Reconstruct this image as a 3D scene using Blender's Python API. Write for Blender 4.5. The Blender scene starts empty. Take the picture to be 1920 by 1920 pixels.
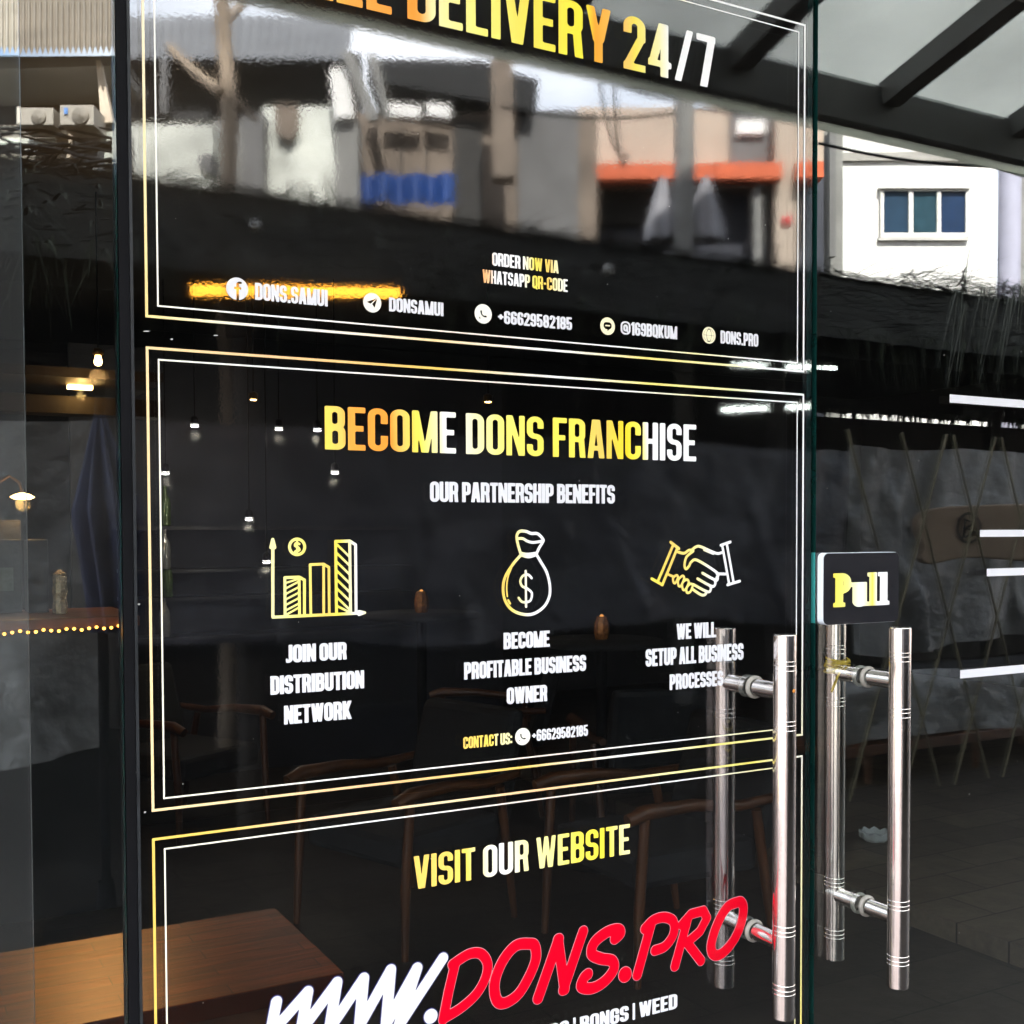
import bpy, math, random
import numpy as np
from mathutils import Vector, Matrix
random.seed(7)
rng = np.random.default_rng(5)
SC = bpy.context.scene
COL = SC.collection
R = math.radians

# ------------------------------------------------------------------ camera
EYE = Vector((0.0, -1.3, 1.5))
FOC, YAW, PIT, ROLL, CY = 2162.9, 0.5032, -0.0298, -0.0034, 1060.0
FW = Vector((math.sin(YAW)*math.cos(PIT), math.cos(YAW)*math.cos(PIT), math.sin(PIT)))
R0 = Vector((math.cos(YAW), -math.sin(YAW), 0.0)); U0 = R0.cross(FW)
RT = math.cos(ROLL)*R0 + math.sin(ROLL)*U0
UP = -math.sin(ROLL)*R0 + math.cos(ROLL)*U0
cd = bpy.data.cameras.new('camera'); cam = bpy.data.objects.new('camera', cd); COL.objects.link(cam)
cd.sensor_fit = 'HORIZONTAL'; cd.sensor_width = 36; cd.lens = FOC/1920*36
cd.shift_y = (CY-960)/1920; cd.clip_start = 0.02; cd.clip_end = 1500
m = Matrix((RT, UP, -FW)).transposed().to_4x4(); m.translation = EYE
cam.matrix_world = m
SC.camera = cam

# ------------------------------------------------------------------ sky, sun, exposure
SUN_EL = R(50); S = Vector((-0.33*math.cos(SUN_EL), 0.944*math.cos(SUN_EL), math.sin(SUN_EL))).normalized()
w = bpy.data.worlds.new('World'); SC.world = w; w.use_nodes = True
nt = w.node_tree; nt.nodes.clear()
out = nt.nodes.new('ShaderNodeOutputWorld'); bg = nt.nodes.new('ShaderNodeBackground')
sky = nt.nodes.new('ShaderNodeTexSky'); sky.sky_type = 'NISHITA'; sky.sun_disc = False
sky.sun_elevation = SUN_EL; sky.sun_rotation = math.atan2(S.x, S.y); sky.dust_density = 3.0
tc = nt.nodes.new('ShaderNodeTexCoord'); nz = nt.nodes.new('ShaderNodeTexNoise')
nz.inputs['Scale'].default_value = 2.2; nz.inputs['Detail'].default_value = 6
rp = nt.nodes.new('ShaderNodeValToRGB'); rp.color_ramp.elements[0].position = .42; rp.color_ramp.elements[1].position = .6
mx = nt.nodes.new('ShaderNodeMix'); mx.data_type = 'RGBA'
mx.inputs[7].default_value = (9.5, 9.8, 10.2, 1)
nt.links.new(tc.outputs['Generated'], nz.inputs['Vector']); nt.links.new(nz.outputs['Fac'], rp.inputs['Fac'])
nt.links.new(rp.outputs['Color'], mx.inputs[0]); nt.links.new(sky.outputs[0], mx.inputs[6])
nt.links.new(mx.outputs[2], bg.inputs['Color']); nt.links.new(bg.outputs[0], out.inputs[0])
bg.inputs['Strength'].default_value = 0.1
sl = bpy.data.lights.new('sun', 'SUN'); sl.energy = 4.0; sl.angle = R(.5); sl.color = (1, .95, .87)
so = bpy.data.objects.new('sun', sl); COL.objects.link(so); so.rotation_euler = S.to_track_quat('Z', 'Y').to_euler()
SC.view_settings.view_transform = 'Standard'; SC.view_settings.look = 'None'
SC.view_settings.exposure = 3.4; SC.view_settings.gamma = 1
SC.render.engine = 'CYCLES'
SC.cycles.use_denoising = True; SC.cycles.max_bounces = 10; SC.cycles.transparent_max_bounces = 24
SC.cycles.sample_clamp_indirect = 4.0
SC.cycles.caustics_reflective = False; SC.cycles.caustics_refractive = False

# ------------------------------------------------------------------ helpers
def ray(u, v):
    u = float(u); v = float(v); return FW + (u-960)/FOC*RT - (v-CY)/FOC*UP
def fac(u, v, y=0.0):                       # where a sight line meets the shop front
    r = ray(u, v); t = (y-EYE.y)/r.y
    p = EYE + r*t; return p.x, p.z
def inn(u, v, k): return EYE + ray(u, v)*k  # a place inside the shop, k metres away
def ext(u, v, k):                           # a place across the street, k metres by way of the glass
    p = EYE + ray(u, v)*k; return Vector((p.x, -p.y, p.z))
FWX = Vector((FW.x, -FW.y, 0)).normalized(); RTX = Vector((R0.x, -R0.y, 0)).normalized()

def lin(c): c = c/255; return c/12.92 if c <= .04045 else ((c+.055)/1.055)**2.4
def C(r, g, b): return (lin(r), lin(g), lin(b), 1)

def tag(o, label=None, cat=None, group=None, kind=None):
    if label: o['label'] = label
    if cat: o['category'] = cat
    if group: o['group'] = group
    if kind: o['kind'] = kind
    return o
def empty(name, loc, label, cat, group=None):
    o = bpy.data.objects.new(name, None); COL.objects.link(o); o.location = loc
    o.empty_display_size = .05
    return tag(o, label, cat, group)

class MB:
    def __init__(s): s.v = []; s.f = []; s.mi = []; s.sm = []
    def add(s, vs, fs, mi=0, sm=False):
        b = len(s.v); s.v += [tuple(p) for p in vs]
        for f in fs: s.f.append([b+i for i in f]); s.mi.append(mi); s.sm.append(sm)
        return s
    def hexa(s, p, mi=0):                   # eight corners, bottom ring then top ring
        return s.add(p, [(3,2,1,0),(4,5,6,7),(0,1,5,4),(1,2,6,5),(2,3,7,6),(3,0,4,7)], mi)
    def box(s, x0, x1, y0, y1, z0, z1, mi=0):
        return s.hexa([(x0,y0,z0),(x1,y0,z0),(x1,y1,z0),(x0,y1,z0),(x0,y0,z1),(x1,y0,z1),(x1,y1,z1),(x0,y1,z1)], mi)
    def bar(s, a, b, w_, h_, up=(0,0,1), mi=0):
        a = Vector(a); b = Vector(b); d = (b-a).normalized(); up = Vector(up)
        if abs(d.dot(up)) > .98: up = Vector((1,0,0))
        x = d.cross(up).normalized()*w_/2; y = x.cross(d).normalized()*h_/2
        return s.hexa([a-x-y,a+x-y,a+x+y,a-x+y,b-x-y,b+x-y,b+x+y,b-x+y], mi)
    def tube(s, pts, rad, n=10, mi=0, caps=True):
        pts = [Vector(p) for p in pts]
        rs = rad if isinstance(rad, (list, tuple)) else [rad]*len(pts)
        vs = []; fs = []
        t0 = (pts[1]-pts[0]).normalized(); a = Vector((0,0,1)) if abs(t0.z) < .9 else Vector((1,0,0))
        x = t0.cross(a).normalized()
        for i, p in enumerate(pts):
            t = (pts[min(i+1,len(pts)-1)]-pts[max(i-1,0)]).normalized()
            x = (x-t*x.dot(t)).normalized(); y = t.cross(x)
            for k in range(n):
                q = 2*math.pi*k/n; vs.append(p+(x*math.cos(q)+y*math.sin(q))*rs[i])
        for i in range(len(pts)-1):
            for k in range(n):
                a0 = i*n+k; b0 = i*n+(k+1) % n; fs.append((a0, b0, b0+n, a0+n))
        s.add(vs, fs, mi, True)
        if caps:
            e = (len(pts)-1)*n
            s.add(vs[:n], [tuple(reversed(range(n)))], mi); s.add(vs[e:], [tuple(range(n))], mi)
        return s
    def lathe(s, prof, o, n=24, ax=(0,0,1), mi=0, sm=True):   # profile of (radius, height)
        ax = Vector(ax).normalized(); a = Vector((1,0,0)) if abs(ax.x) < .9 else Vector((0,1,0))
        x = ax.cross(a).normalized(); y = ax.cross(x); o = Vector(o); vs = []; fs = []
        for r, h in prof:
            for k in range(n):
                q = 2*math.pi*k/n; vs.append(o+ax*h+(x*math.cos(q)+y*math.sin(q))*r)
        for i in range(len(prof)-1):
            for k in range(n):
                fs.append((i*n+k, i*n+(k+1) % n, (i+1)*n+(k+1) % n, (i+1)*n+k))
        return s.add(vs, fs, mi, sm)
    def prism(s, pts, ex, mi=0):            # polygon of points pushed along ex
        n = len(pts); ex = Vector(ex); p = [Vector(q) for q in pts]
        return s.add(p+[q+ex for q in p], [tuple(range(n)), tuple(reversed(range(n, 2*n)))]+[(i, n+i, n+(i+1) % n, (i+1) % n) for i in range(n)], mi)
    def grid(s, fn, nu, nv, mi=0, sm=True):
        vs = [fn(i/nu, j/nv) for j in range(nv+1) for i in range(nu+1)]
        fs = [(j*(nu+1)+i, j*(nu+1)+i+1, (j+1)*(nu+1)+i+1, (j+1)*(nu+1)+i) for j in range(nv) for i in range(nu)]
        return s.add(vs, fs, mi, sm)
    def build(s, name, mats, parent=None, bevel=0):
        me = bpy.data.meshes.new(name); me.from_pydata(s.v, [], s.f)
        for q in (mats if isinstance(mats, (list, tuple)) else [mats]): me.materials.append(q)
        me.polygons.foreach_set('material_index', s.mi); me.polygons.foreach_set('use_smooth', s.sm)
        me.update()
        o = bpy.data.objects.new(name, me); COL.objects.link(o)
        if bevel:
            bm_ = o.modifiers.new('bevel', 'BEVEL'); bm_.width = bevel; bm_.segments = 2; bm_.limit_method = 'ANGLE'
        if parent:
            o.parent = parent
            bpy.context.view_layer.update()
            o.matrix_parent_inverse = parent.matrix_world.inverted()
        return o

# ------------------------------------------------------------------ materials
MATS = {}
def nodes(name):
    mt = bpy.data.materials.new(name); mt.use_nodes = True; t = mt.node_tree; t.nodes.clear()
    o = t.nodes.new('ShaderNodeOutputMaterial'); return mt, t, o
def N(t, kind, **kw):
    n = t.nodes.new(kind)
    for k, v in kw.items():
        if k in n.inputs: n.inputs[k].default_value = v
        else: setattr(n, k, v)
    return n
def pbr(name, col, rough=.6, metal=0, var=.25, scale=6, bump=0, bscale=40, bdist=.01, spec=.5, stretch=None, sheen=0, trans=0):
    if name in MATS: return MATS[name]
    mt, t, o = nodes(name); b = N(t, 'ShaderNodeBsdfPrincipled', Roughness=rough, Metallic=metal)
    b.inputs['Specular IOR Level'].default_value = spec
    tcn = N(t, 'ShaderNodeTexCoord'); mp = N(t, 'ShaderNodeMapping')
    if stretch: mp.inputs['Scale'].default_value = stretch
    t.links.new(tcn.outputs['Object'], mp.inputs['Vector'])
    n1 = N(t, 'ShaderNodeTexNoise', Scale=scale, Detail=6, Roughness=.65)
    t.links.new(mp.outputs[0], n1.inputs['Vector'])
    r = N(t, 'ShaderNodeValToRGB'); c = Vector(col[:3])
    r.color_ramp.elements[0].position = .3; r.color_ramp.elements[1].position = .72
    r.color_ramp.elements[0].color = (*[max(0, q*(1-var)) for q in c], 1); r.color_ramp.elements[1].color = (*[min(1, q*(1+var)) for q in c], 1)
    t.links.new(n1.outputs['Fac'], r.inputs['Fac']); t.links.new(r.outputs[0], b.inputs['Base Color'])
    if bump:
        n2 = N(t, 'ShaderNodeTexNoise', Scale=bscale, Detail=5); bp = N(t, 'ShaderNodeBump', Strength=bump, Distance=bdist)
        t.links.new(mp.outputs[0], n2.inputs['Vector']); t.links.new(n2.outputs['Fac'], bp.inputs['Height']); t.links.new(bp.outputs[0], b.inputs['Normal'])
    if trans:
        tl = N(t, 'ShaderNodeBsdfTranslucent'); ms = N(t, 'ShaderNodeMixShader', Fac=trans)
        t.links.new(r.outputs[0], tl.inputs['Color']); t.links.new(b.outputs[0], ms.inputs[1]); t.links.new(tl.outputs[0], ms.inputs[2]); t.links.new(ms.outputs[0], o.inputs[0])
    else: t.links.new(b.outputs[0], o.inputs[0])
    MATS[name] = mt; return mt
def glow(name, col, strength):
    mt, t, o = nodes(name); e = N(t, 'ShaderNodeEmission', Color=(*col[:3], 1), Strength=strength)
    t.links.new(e.outputs[0], o.inputs[0]); return mt
def reflector(name, tint, ior, gain, rough, bump=0, bscale=300, dust=0):
    """thin clear sheet: what is behind it, plus a Fresnel reflection of what is in front"""
    mt, t, o = nodes(name)
    tr = N(t, 'ShaderNodeBsdfTransparent', Color=tint); g = N(t, 'ShaderNodeBsdfGlossy', Roughness=rough, Color=(1, 1, 1, 1))
    fr = N(t, 'ShaderNodeFresnel', IOR=ior); mu = N(t, 'ShaderNodeMath', operation='MULTIPLY', use_clamp=True); mu.inputs[1].default_value = gain
    ge = N(t, 'ShaderNodeNewGeometry'); m2 = N(t, 'ShaderNodeMix', data_type='FLOAT'); m2.inputs[3].default_value = .08
    t.links.new(fr.outputs[0], mu.inputs[0]); t.links.new(ge.outputs['Backfacing'], m2.inputs[0]); t.links.new(mu.outputs[0], m2.inputs[2])
    ms = N(t, 'ShaderNodeMixShader'); t.links.new(m2.outputs[0], ms.inputs[0])
    behind = tr
    if dust:
        df = N(t, 'ShaderNodeBsdfDiffuse', Color=(.7, .72, .72, 1)); md = N(t, 'ShaderNodeMixShader')
        tcn = N(t, 'ShaderNodeTexCoord'); nn = N(t, 'ShaderNodeTexNoise', Scale=5, Detail=8)
        r = N(t, 'ShaderNodeMapRange'); r.inputs[1].default_value = .3; r.inputs[2].default_value = .75; r.inputs[3].default_value = dust*.6; r.inputs[4].default_value = dust*1.5
        t.links.new(tcn.outputs['Object'], nn.inputs['Vector']); t.links.new(nn.outputs['Fac'], r.inputs[0]); t.links.new(r.outputs[0], md.inputs[0])
        t.links.new(tr.outputs[0], md.inputs[1]); t.links.new(df.outputs[0], md.inputs[2]); behind = md
    t.links.new(behind.outputs[0], ms.inputs[1]); t.links.new(g.outputs[0], ms.inputs[2]); t.links.new(ms.outputs[0], o.inputs[0])
    if bump:
        tcn = N(t, 'ShaderNodeTexCoord'); n2 = N(t, 'ShaderNodeTexNoise', Scale=bscale, Detail=2); bp = N(t, 'ShaderNodeBump', Strength=bump, Distance=.0006)
        n3 = N(t, 'ShaderNodeTexNoise', Scale=9, Detail=1); b3 = N(t, 'ShaderNodeBump', Strength=bump*.35, Distance=.006)
        t.links.new(tcn.outputs['Object'], n2.inputs['Vector']); t.links.new(tcn.outputs['Object'], n3.inputs['Vector'])
        t.links.new(n2.outputs['Fac'], bp.inputs['Height']); t.links.new(n3.outputs['Fac'], b3.inputs['Height'])
        t.links.new(b3.outputs[0], bp.inputs['Normal']); t.links.new(bp.outputs[0], g.inputs['Normal'])
    return mt
def foil(name, stops, x0, x1, slope=0.0):
    """printed gold: a colour ramp laid along the print"""
    mt, t, o = nodes(name); b = N(t, 'ShaderNodeBsdfPrincipled', Roughness=.32)
    b.inputs['Specular IOR Level'].default_value = .25
    tcn = N(t, 'ShaderNodeTexCoord'); sx = N(t, 'ShaderNodeSeparateXYZ'); mz = N(t, 'ShaderNodeMath', operation='MULTIPLY_ADD')
    t.links.new(tcn.outputs['Object'], sx.inputs[0]); t.links.new(sx.outputs[2], mz.inputs[0]); mz.inputs[1].default_value = slope
    t.links.new(sx.outputs[0], mz.inputs[2])
    mr = N(t, 'ShaderNodeMapRange'); mr.inputs[1].default_value = x0+slope*1.5; mr.inputs[2].default_value = x1+slope*1.5
    t.links.new(mz.outputs[0], mr.inputs[0])
    r = N(t, 'ShaderNodeValToRGB'); el = r.color_ramp.elements
    while len(el) < len(stops): el.new(.5)
    for i, (p, c) in enumerate(stops): el[i].position = p
    for i, (p, c) in enumerate(stops): el[i].color = C(*c)
    t.links.new(mr.outputs[0], r.inputs[0]); t.links.new(r.outputs[0], b.inputs['Base Color']); t.links.new(b.outputs[0], o.inputs[0])
    return mt
YEL = (236, 217, 84); ORG = (238, 160, 66); PAL = (240, 231, 168); WHT = (236, 236, 236); GLD = (234, 194, 96)

M_GLASS = reflector('clear_glass', (.86, .90, .89, 1), 1.5, 2.1, 0.0, dust=.002)
M_DUSTY = reflector('dusty_glass', (.90, .93, .92, 1), 1.5, 2.1, 0.0, dust=.018)
M_BACK = reflector('glass_inner_face', (.97, .985, .98, 1), 1.5, 0.0, 0.0)
M_FILM = reflector('poster_film', (.62, .63, .66, 1), 1.5, 2.1, .022, bump=.022, bscale=300, dust=.002)
M_EDGE = pbr('glass_edge', (.004, .03, .026), .15, var=.3, scale=10)
M_EDGEB = pbr('edge_glint_teal', (.05, .36, .34), .2, var=.2, scale=30)
M_SEAL = pbr('black_rubber', (.004, .004, .005), .7, var=.3, spec=.1)
M_SEALG = pbr('grey_seal_strip', (.02, .022, .024), .4, var=.4, scale=20, spec=.3)
M_CHROME = pbr('polished_steel', (.92, .86, .83), .14, 1.0, var=.05, scale=30, bump=.02, bscale=90)
M_WASHER = pbr('nylon_washer', (.26, .24, .21), .35, var=.35, scale=60)
M_WHITE = pbr('white_vinyl', (.66, .66, .69), .35, var=.02, spec=.25)
M_RED = pbr('red_vinyl', (.66, .0, .014), .35, var=.05, spec=.25)
M_NAVY = pbr('navy_vinyl', (.02, .02, .10), .4, var=.1)
M_PINK = pbr('pale_pink_vinyl', (.62, .22, .26), .4, var=.05)
M_BLACKP = pbr('black_acrylic', (.010, .010, .013), .25, var=.2)
M_ACRYL = pbr('white_acrylic', (.75, .80, .86), .3, var=.03)
M_WOOD = pbr('chair_wood', (.085, .027, .007), .4, var=.4, scale=5, stretch=(3, 3, .6))
M_DARKF = pbr('dark_upholstery', (.006, .006, .007), .85, var=.4, scale=14)
M_TAN = pbr('tan_wood', (.25, .18, .11), .6, var=.3)

# ------------------------------------------------------------------ ground and floors
def floor_mat(name, c, tile, rough, grout=.35):
    mt, t, o = nodes(name); b = N(t, 'ShaderNodeBsdfPrincipled', Roughness=rough); b.inputs['Specular IOR Level'].default_value = .25
    tcn = N(t, 'ShaderNodeTexCoord'); br = N(t, 'ShaderNodeTexBrick', Scale=1.0)
    br.inputs['Brick Width'].default_value = tile[0]; br.inputs['Row Height'].default_value = tile[1]
    br.inputs['Mortar Size'].default_value = .004; br.inputs['Color1'].default_value = (*[q*.75 for q in c], 1)
    br.inputs['Color2'].default_value = (*[q*1.3 for q in c], 1); br.inputs['Mortar'].default_value = (*[q*grout for q in c], 1)
    nn = N(t, 'ShaderNodeTexNoise', Scale=9, Detail=9, Roughness=.7); mxx = N(t, 'ShaderNodeMix', data_type='RGBA', blend_type='MULTIPLY'); mxx.inputs[0].default_value = .8
    rr = N(t, 'ShaderNodeValToRGB'); rr.color_ramp.elements[0].position = .25; rr.color_ramp.elements[0].color = (.3, .3, .3, 1); rr.color_ramp.elements[1].color = (1.4, 1.4, 1.4, 1)
    t.links.new(tcn.outputs['Object'], br.inputs['Vector']); t.links.new(tcn.outputs['Object'], nn.inputs['Vector']); t.links.new(nn.outputs['Fac'], rr.inputs[0])
    t.links.new(br.outputs['Color'], mxx.inputs[6]); t.links.new(rr.outputs[0], mxx.inputs[7]); t.links.new(mxx.outputs[2], b.inputs['Base Color'])
    bp = N(t, 'ShaderNodeBump', Strength=.25, Distance=.01); t.links.new(nn.outputs['Fac'], bp.inputs['Height']); t.links.new(bp.outputs[0], b.inputs['Normal'])
    t.links.new(b.outputs[0], o.inputs[0]); return mt
g = MB().add([(-400,-400,-.012),(400,-400,-.012),(400,400,-.012),(-400,400,-.012)], [(0,1,2,3)]).build('ground', pbr('dry_earth', (.16, .14, .11), .9, var=.3, scale=.4, bump=.3))
tag(g, kind='structure')
g = MB().add([(-2.6,-3.2,0),(18,-3.2,0),(18,.0,0),(-2.6,.0,0)], [(0,1,2,3)]).build('pavement', floor_mat('paving', (.016, .0125, .009), (.6, .6), .6)); tag(g, kind='structure')
g = MB().add([(-2.6,-9.5,-.006),(40,-9.5,-.006),(40,-3.2,-.006),(-2.6,-3.2,-.006)], [(0,1,2,3)]).build('courtyard_paving', floor_mat('courtyard', (.02, .017, .014), (.4, .4), .7)); tag(g, kind='structure')
g = MB().add([(-14,-14,-.003),(-2.6,-14,-.003),(-2.6,2,-.003),(-14,2,-.003)], [(0,1,2,3)]).build('side_bounce_paving', floor_mat('pale_pavers', (.20, .165, .15), (.5, .5), .8, .6)); tag(g, kind='structure')  # unseen pale ground, added at the left to brighten the steel bars
g = MB().add([(-2.6,-9.5,.004),(-.05,-9.5,.004),(-.05,.0,.004),(-2.6,.0,.004)], [(0,1,2,3)]).build('front_bounce_paving', floor_mat('pink_pavers', (.46, .37, .33), (.4, .4), .8, .6)); tag(g, kind='structure')  # unseen pinkish strip, added so the lower bars mirror something bright
g = MB().add([(-4,.0,0),(9,.0,0),(9,7.5,0),(-4,7.5,0)], [(0,1,2,3)]).build('floor', floor_mat('shop_floor', (.040, .031, .023), (.45, .3), .4)); tag(g, kind='structure')

# ------------------------------------------------------------------ the shop building
HB = 13.0  # unseen upper storeys, height chosen to keep the sun off the pavilion
shop = empty('shop_building', (2, 4, 0), 'dark shop behind the glass front, with its ceiling and back wall', 'building')
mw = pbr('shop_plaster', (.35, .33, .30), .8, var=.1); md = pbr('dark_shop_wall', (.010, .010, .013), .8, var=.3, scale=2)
MB().box(-4.2,9.2,0,.25,2.55,HB).build('upper_wall', mw, shop)
MB().box(-4.2,-2.6,0,.25,0,2.55).build('front_wall', mw, shop); MB().box(5.2,9.2,0,.25,0,2.55).build('front_wall', mw, shop)
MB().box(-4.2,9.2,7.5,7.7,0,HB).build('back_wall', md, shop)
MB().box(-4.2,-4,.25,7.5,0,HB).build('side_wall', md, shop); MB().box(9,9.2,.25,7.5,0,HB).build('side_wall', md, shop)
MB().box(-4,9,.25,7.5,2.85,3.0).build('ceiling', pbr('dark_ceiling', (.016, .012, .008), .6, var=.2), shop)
MB().box(-4.2,9.2,0.25,7.7,HB-.3,HB-.01).build('roof', mw, shop)
st = MB().box(3.39,8.98,.3,7.45,.005,.08).build('raised_platform', floor_mat('platform_stone', (.12, .09, .065), (.45, .22), .4, .2)); tag(st, 'low dark stone platform on the shop floor behind the right door', 'platform')

# ------------------------------------------------------------------ glass front
def pane(x0, x1, z0, z1, y0, y1, front, edge, name, parent):
    b = MB()
    b.add([(x0,y0,z0),(x1,y0,z0),(x1,y0,z1),(x0,y0,z1)], [(0,1,2,3)], 0)
    b.add([(x0,y1,z0),(x1,y1,z0),(x1,y1,z1),(x0,y1,z1)], [(3,2,1,0)], 1)
    b.add([(x0,y0,z0),(x0,y1,z0),(x0,y1,z1),(x0,y0,z1)], [(3,2,1,0)], 2)
    b.add([(x1,y0,z0),(x1,y1,z0),(x1,y1,z1),(x1,y0,z1)], [(0,1,2,3)], 2)
    b.add([(x0,y0,z1),(x1,y0,z1),(x1,y1,z1),(x0,y1,z1)], [(0,1,2,3)], 2)
    b.add([(x0,y0,z0),(x1,y0,z0),(x1,y1,z0),(x0,y1,z0)], [(3,2,1,0)], 2)
    return b.build(name, [front, M_BACK, edge], parent)
side = empty('glass_side_panel', (-.3, 0, .02), 'fixed clear glass panel left of the poster door', 'glass panel')
pane(-1.0, .2325, .02, 2.53, 0, .01, M_GLASS, M_EDGE, 'pane', side)
MB().box(.2335,.2440,-.002,.030,.02,2.53).build('rubber_seal', M_SEAL, side)
MB().box(.2445,.2476,-.004,.004,.02,2.53).build('seal_strip', M_SEALG, side)
side2 = empty('glass_side_panel', (-.6, 0, .02), 'hazy outer glass panel at the far left edge', 'glass panel')
pane(-2.5, .1363, .02, 2.53, -.016, -.008, M_DUSTY, M_SEALG, 'pane', side2)

door = empty('glass_door', (.74, 0, .02), 'left glass door covered with three black posters', 'door', 'double glass doors')
pane(.2478, 1.2268, .02, 2.5, 0, .01, M_BACK, M_EDGE, 'pane', door)
rdoor = empty('glass_door', (1.8, 0, .02), 'right clear glass door carrying the pull sign', 'door', 'double glass doors')
pane(1.2373, 2.25, .02, 2.5, 0, .01, M_GLASS, M_EDGE, 'pane', rdoor)
MB().box(1.2366,1.2372,.001,.009,1.5-.1405,1.5-.034).build('edge_glint', M_EDGEB, rdoor)  # glint put in as a bright teal strip on the glass edge
farp = empty('glass_side_panel', (3.6, 0, .02), 'fixed clear glass panel right of the doors, beyond the frame', 'glass panel')
pane(2.26, 5.15, .02, 2.53, 0, .01, M_GLASS, M_EDGE, 'pane', farp)

ZT, ZB, RB, SO = 1.5-.1466, 1.5-.6925, .0163, .0663
def handle(xc, sgn, parent):
    """bar (with engraved rings) that carries its two standoffs and washers"""
    L = ZT-ZB; y = -SO*sgn
    gr = []
    for c0 in (.068, .222): gr += [c0*L, c0*L+.006, c0*L+.013]
    gr = sorted([h for h in gr]+[L-h for h in gr])
    prof = [(.0001, 0), (RB-.0012, 0), (RB, .0012)]
    for h in gr: prof += [(RB, h-.0006), (RB-.0005, h), (RB, h+.0006)]
    prof += [(RB, L-.0012), (RB-.0012, L), (.0001, L)]
    bar = MB().lathe(prof, (xc, y, ZB), 40).build('handle', M_CHROME, parent)
    bar.data.set_sharp_from_angle(angle=R(18))
    for zc in (1.5-.2285, 1.5-.587):
        yi = -.0003 if sgn > 0 else .0103
        MB().tube([(xc, y+sgn*RB*.6, zc), (xc, yi-sgn*.010, zc)], .0126, 24).build('standoff', M_CHROME, bar)
        ya = yi
        MB().lathe([(.0127, 0), (.0158, .0), (.0168, .0015), (.0168, .0045), (.0155, .006), (.0127, .0068)], (xc, ya, zc), 28, (0, -sgn, 0)).build('washer', M_WASHER, bar)
    return bar
for x, d in ((1.1171, door), (1.3442, rdoor)):
    handle(x, 1, d); handle(x, -1, d)
# rust mark on the left bar
MB().lathe([(.0001, .0012), (.002, .0010), (.0028, 0)], (1.1171+.002, -SO-RB+.0002, 1.5-.225), 10, (0,-1,0)).build('rust_spot', pbr('rust', (.45, .16, .02), .8, var=.3, scale=80), door)

# ------------------------------------------------------------------ lettering: signed distance fields traced into flat meshes
HT = .143
def rr(X, Y, x0, y0, x1, y1, r):
    cx, cy, hx, hy = (x0+x1)/2, (y0+y1)/2, (x1-x0)/2, (y1-y0)/2; r = min(r, hx, hy)
    qx = np.abs(X-cx)-hx+r; qy = np.abs(Y-cy)-hy+r
    return np.hypot(np.maximum(qx, 0), np.maximum(qy, 0))+np.minimum(np.maximum(qx, qy), 0)-r
def bx(X, Y, x0, y0, x1, y1): return np.maximum(np.maximum(x0-X, X-x1), np.maximum(y0-Y, Y-y1))
def ring(X, Y, x0, y0, x1, y1, r=.19, t=HT):
    return np.maximum(rr(X, Y, x0, y0, x1, y1, r), -rr(X, Y, x0+t, y0+t*.92, x1-t, y1-t*.92, max(r-t*.8, .02)))
def sl(X, Y, xa, xb, ya=0., yb=1., t=HT):    # slanted stem from (xa,ya) to (xb,yb)
    k = (xb-xa)/(yb-ya); c = 1/math.hypot(1, k)
    return np.maximum((np.abs(X-(xa+k*(Y-ya)))-t/2/c*.97)*c, np.maximum(ya-Y, Y-yb))
U_ = lambda *a: np.minimum.reduce(a)
cut = lambda d, c: np.maximum(d, -c)
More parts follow.
